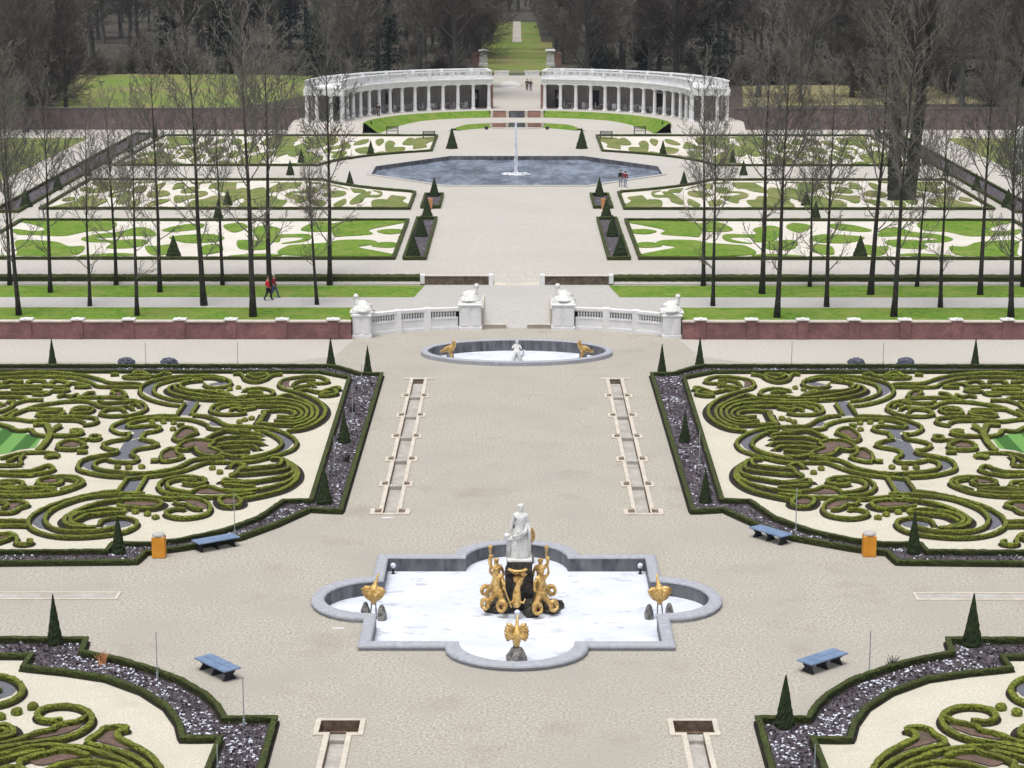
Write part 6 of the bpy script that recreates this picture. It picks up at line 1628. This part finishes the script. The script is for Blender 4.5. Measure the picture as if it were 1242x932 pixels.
for x, y, m_, s, lab in ((-62, 384, 0, 1.0, 'dark evergreen at the left end of the green meadow'), (-52, 380, 2, 1.1, 'broad low evergreen behind the middle of the green meadow'), (-26, 345, 1, 1.1, 'tall dark evergreen behind the left end of the white colonnade'), (-20, 338, 0, .9, 'dark evergreen behind the left colonnade roof'),
                         (-33, 356, 2, 1.2, 'bushy evergreen beside the right end of the meadow'), (-78, 318, 1, 1.0, 'dark evergreen among trees at the far left edge'), (22, 360, 0, 1.1, 'dark evergreen behind the right colonnade'), (30, 344, 1, 1.0, 'tall evergreen behind the right end of the colonnade'), (13, 356, 2, .9, 'low evergreen right of the gate pier'),
                         (-12, 372, 2, .9, 'low evergreen left of the gate pier'), (52, 356, 1, 1.1, 'tall evergreen behind the dry grass at right'), (66, 334, 0, 1.15, 'dark evergreen at the far right edge'), (-44, 420, 1, 1.2, 'distant evergreen behind the green meadow'), (40, 400, 1, 1.2, 'distant evergreen in the wood at right'), (-9.5, 600, 1, 1.0, 'evergreen at the far end of the avenue, left'), (9.0, 612, 1, 1.05, 'evergreen at the far end of the avenue, right'), (0.5, 655, 1, 1.2, 'dark evergreen closing the far end of the avenue')):
    plant(CON[m_], 'evergreen_tree', x, y, s, lab, 'tree', 'evergreens in the wood')
for k in range(46):
    y = rg.uniform(300, 420); x = rg.uniform(-85, 85)
    if abs(x) < 7.5 or (-84 < x < -30 and y < 374) or (abs(x) < 31 and y < 310): continue
    plant(rg.choice(SHR), 'bare_shrub', x, y, rg.uniform(.8, 1.5), 'tangled brown bare shrub at the edge of the wood', 'shrub', 'bare shrubs at the wood edge')
for k in range(20):
    plant(rg.choice(SHR), 'bare_shrub', -88 + 3.0 * k + rg.uniform(-1, 1), 373 + rg.uniform(-2.5, 3.5), rg.uniform(.7, 1.7), 'brown bare shrub along the far edge of the green meadow', 'shrub', 'bare shrubs behind the meadow')
for k in range(14):
    plant(rg.choice(SHR), 'bare_shrub', 31 + 2.8 * k + rg.uniform(-1, 1), 349 + rg.uniform(-3, 3), rg.uniform(.7, 1.6), 'brown bare shrub along the far edge of the dry grass', 'shrub', 'bare shrubs behind the dry grass')
for k in range(16):
    plant(rg.choice(SHR), 'bare_shrub', -rg.uniform(66, 88), rg.uniform(286, 334), rg.uniform(1.5, 2.6), 'tall tangled grey-brown thicket shrub at the far left behind the garden wall', 'shrub', 'thicket shrubs at the far left')
# the far wood that reads as one mass
mb = MB(); rg = random.Random(9)
for k in range(230):
    y = rg.uniform(640, 860); x = rg.uniform(-.26, .26) * y
    me = WOOD[k % 7] if False else None
    hgt = rg.uniform(22, 30); mb.tube([(x, y, Z3), (x + rg.uniform(-1, 1), y, Z3 + hgt * .5), (x + rg.uniform(-2, 2), y, Z3 + hgt)], [.4, .28, .06], 5, 0, False)
    for j in range(70):
        t = rg.uniform(.15, .98); a = rg.uniform(0, 6.28); el = R(rg.uniform(10, 65)); L = rg.uniform(2, 6.5) * (1.2 - .8 * t)
        p0 = Vector((x, y, Z3 + hgt * t)); p1 = p0 + Vector((math.cos(a) * math.cos(el), math.sin(a) * math.cos(el), math.sin(el))) * L
        mb.tube([p0, p1], [.10, .03], 3, 1, False)
        for i in range(5):
            q0 = p0.lerp(p1, rg.random()); mb.tube([q0, q0 + rv(rg, 1.6) + Vector((0, 0, .6))], [.05, .02], 3, 1, False)
tag(mb.build('distant_woodland', [M['wood1'], M['wood2']]), 'far wood of bare trees reading as one grey mass', 'wood', kind='stuff')

# ------------------------------------------------------------------ light
SC.world = bpy.data.worlds.new('World'); SC.world.use_nodes = True
nt = SC.world.node_tree; bg = nt.nodes['Background']
sky = nt.nodes.new('ShaderNodeTexSky'); sky.sky_type = 'NISHITA'; sky.sun_disc = False
EL, AZ = 76, 205
sky.sun_elevation = R(EL); sky.sun_rotation = R(AZ); sky.air_density = 1.0; sky.dust_density = 5.0; sky.ozone_density = 1.0
hs = nt.nodes.new('ShaderNodeHueSaturation'); hs.inputs['Saturation'].default_value = .45
nt.links.new(sky.outputs['Color'], hs.inputs['Color']); nt.links.new(hs.outputs['Color'], bg.inputs['Color']); bg.inputs['Strength'].default_value = .115
sl = bpy.data.lights.new('sun', 'SUN'); sl.energy = 1.5; sl.angle = R(28); sl.color = (1, .985, .955)
so = bpy.data.objects.new('sun', sl); COL.objects.link(so)
# light comes from the far side, high, slightly from the right
dv = Vector((math.sin(R(AZ)) * math.cos(R(EL)), math.cos(R(AZ)) * math.cos(R(EL)), math.sin(R(EL))))
so.rotation_euler = dv.to_track_quat('Z', 'Y').to_euler()
SC.view_settings.view_transform = 'Standard'; SC.view_settings.look = 'None'; SC.view_settings.gamma = 1.0; SC.view_settings.use_curve_mapping = False
SC.view_settings.exposure = 0.45
SC.cycles.max_bounces = 5; SC.cycles.diffuse_bounces = 3; SC.cycles.glossy_bounces = 2; SC.cycles.transparent_max_bounces = 4; SC.cycles.use_denoising = True

# ------------------------------------------------------------------ winter air
hz = MB(); hz.box(-420, 420, -60, 900, -3.0, 44.0)
hm_ = bpy.data.materials.new('winter_air'); hm_.use_nodes = True
hn = hm_.node_tree; hn.nodes.remove(hn.nodes['Principled BSDF'])
pv = hn.nodes.new('ShaderNodeVolumePrincipled'); pv.inputs['Color'].default_value = (.80, .86, 1.0, 1); pv.inputs['Density'].default_value = .00009; pv.inputs['Anisotropy'].default_value = .2
hn.links.new(pv.outputs[0], hn.nodes['Material Output'].inputs['Volume'])
tag(hz.build('haze', hm_), 'thin pale winter air over the whole garden', 'haze', kind='stuff')
SC.cycles.volume_bounces = 0
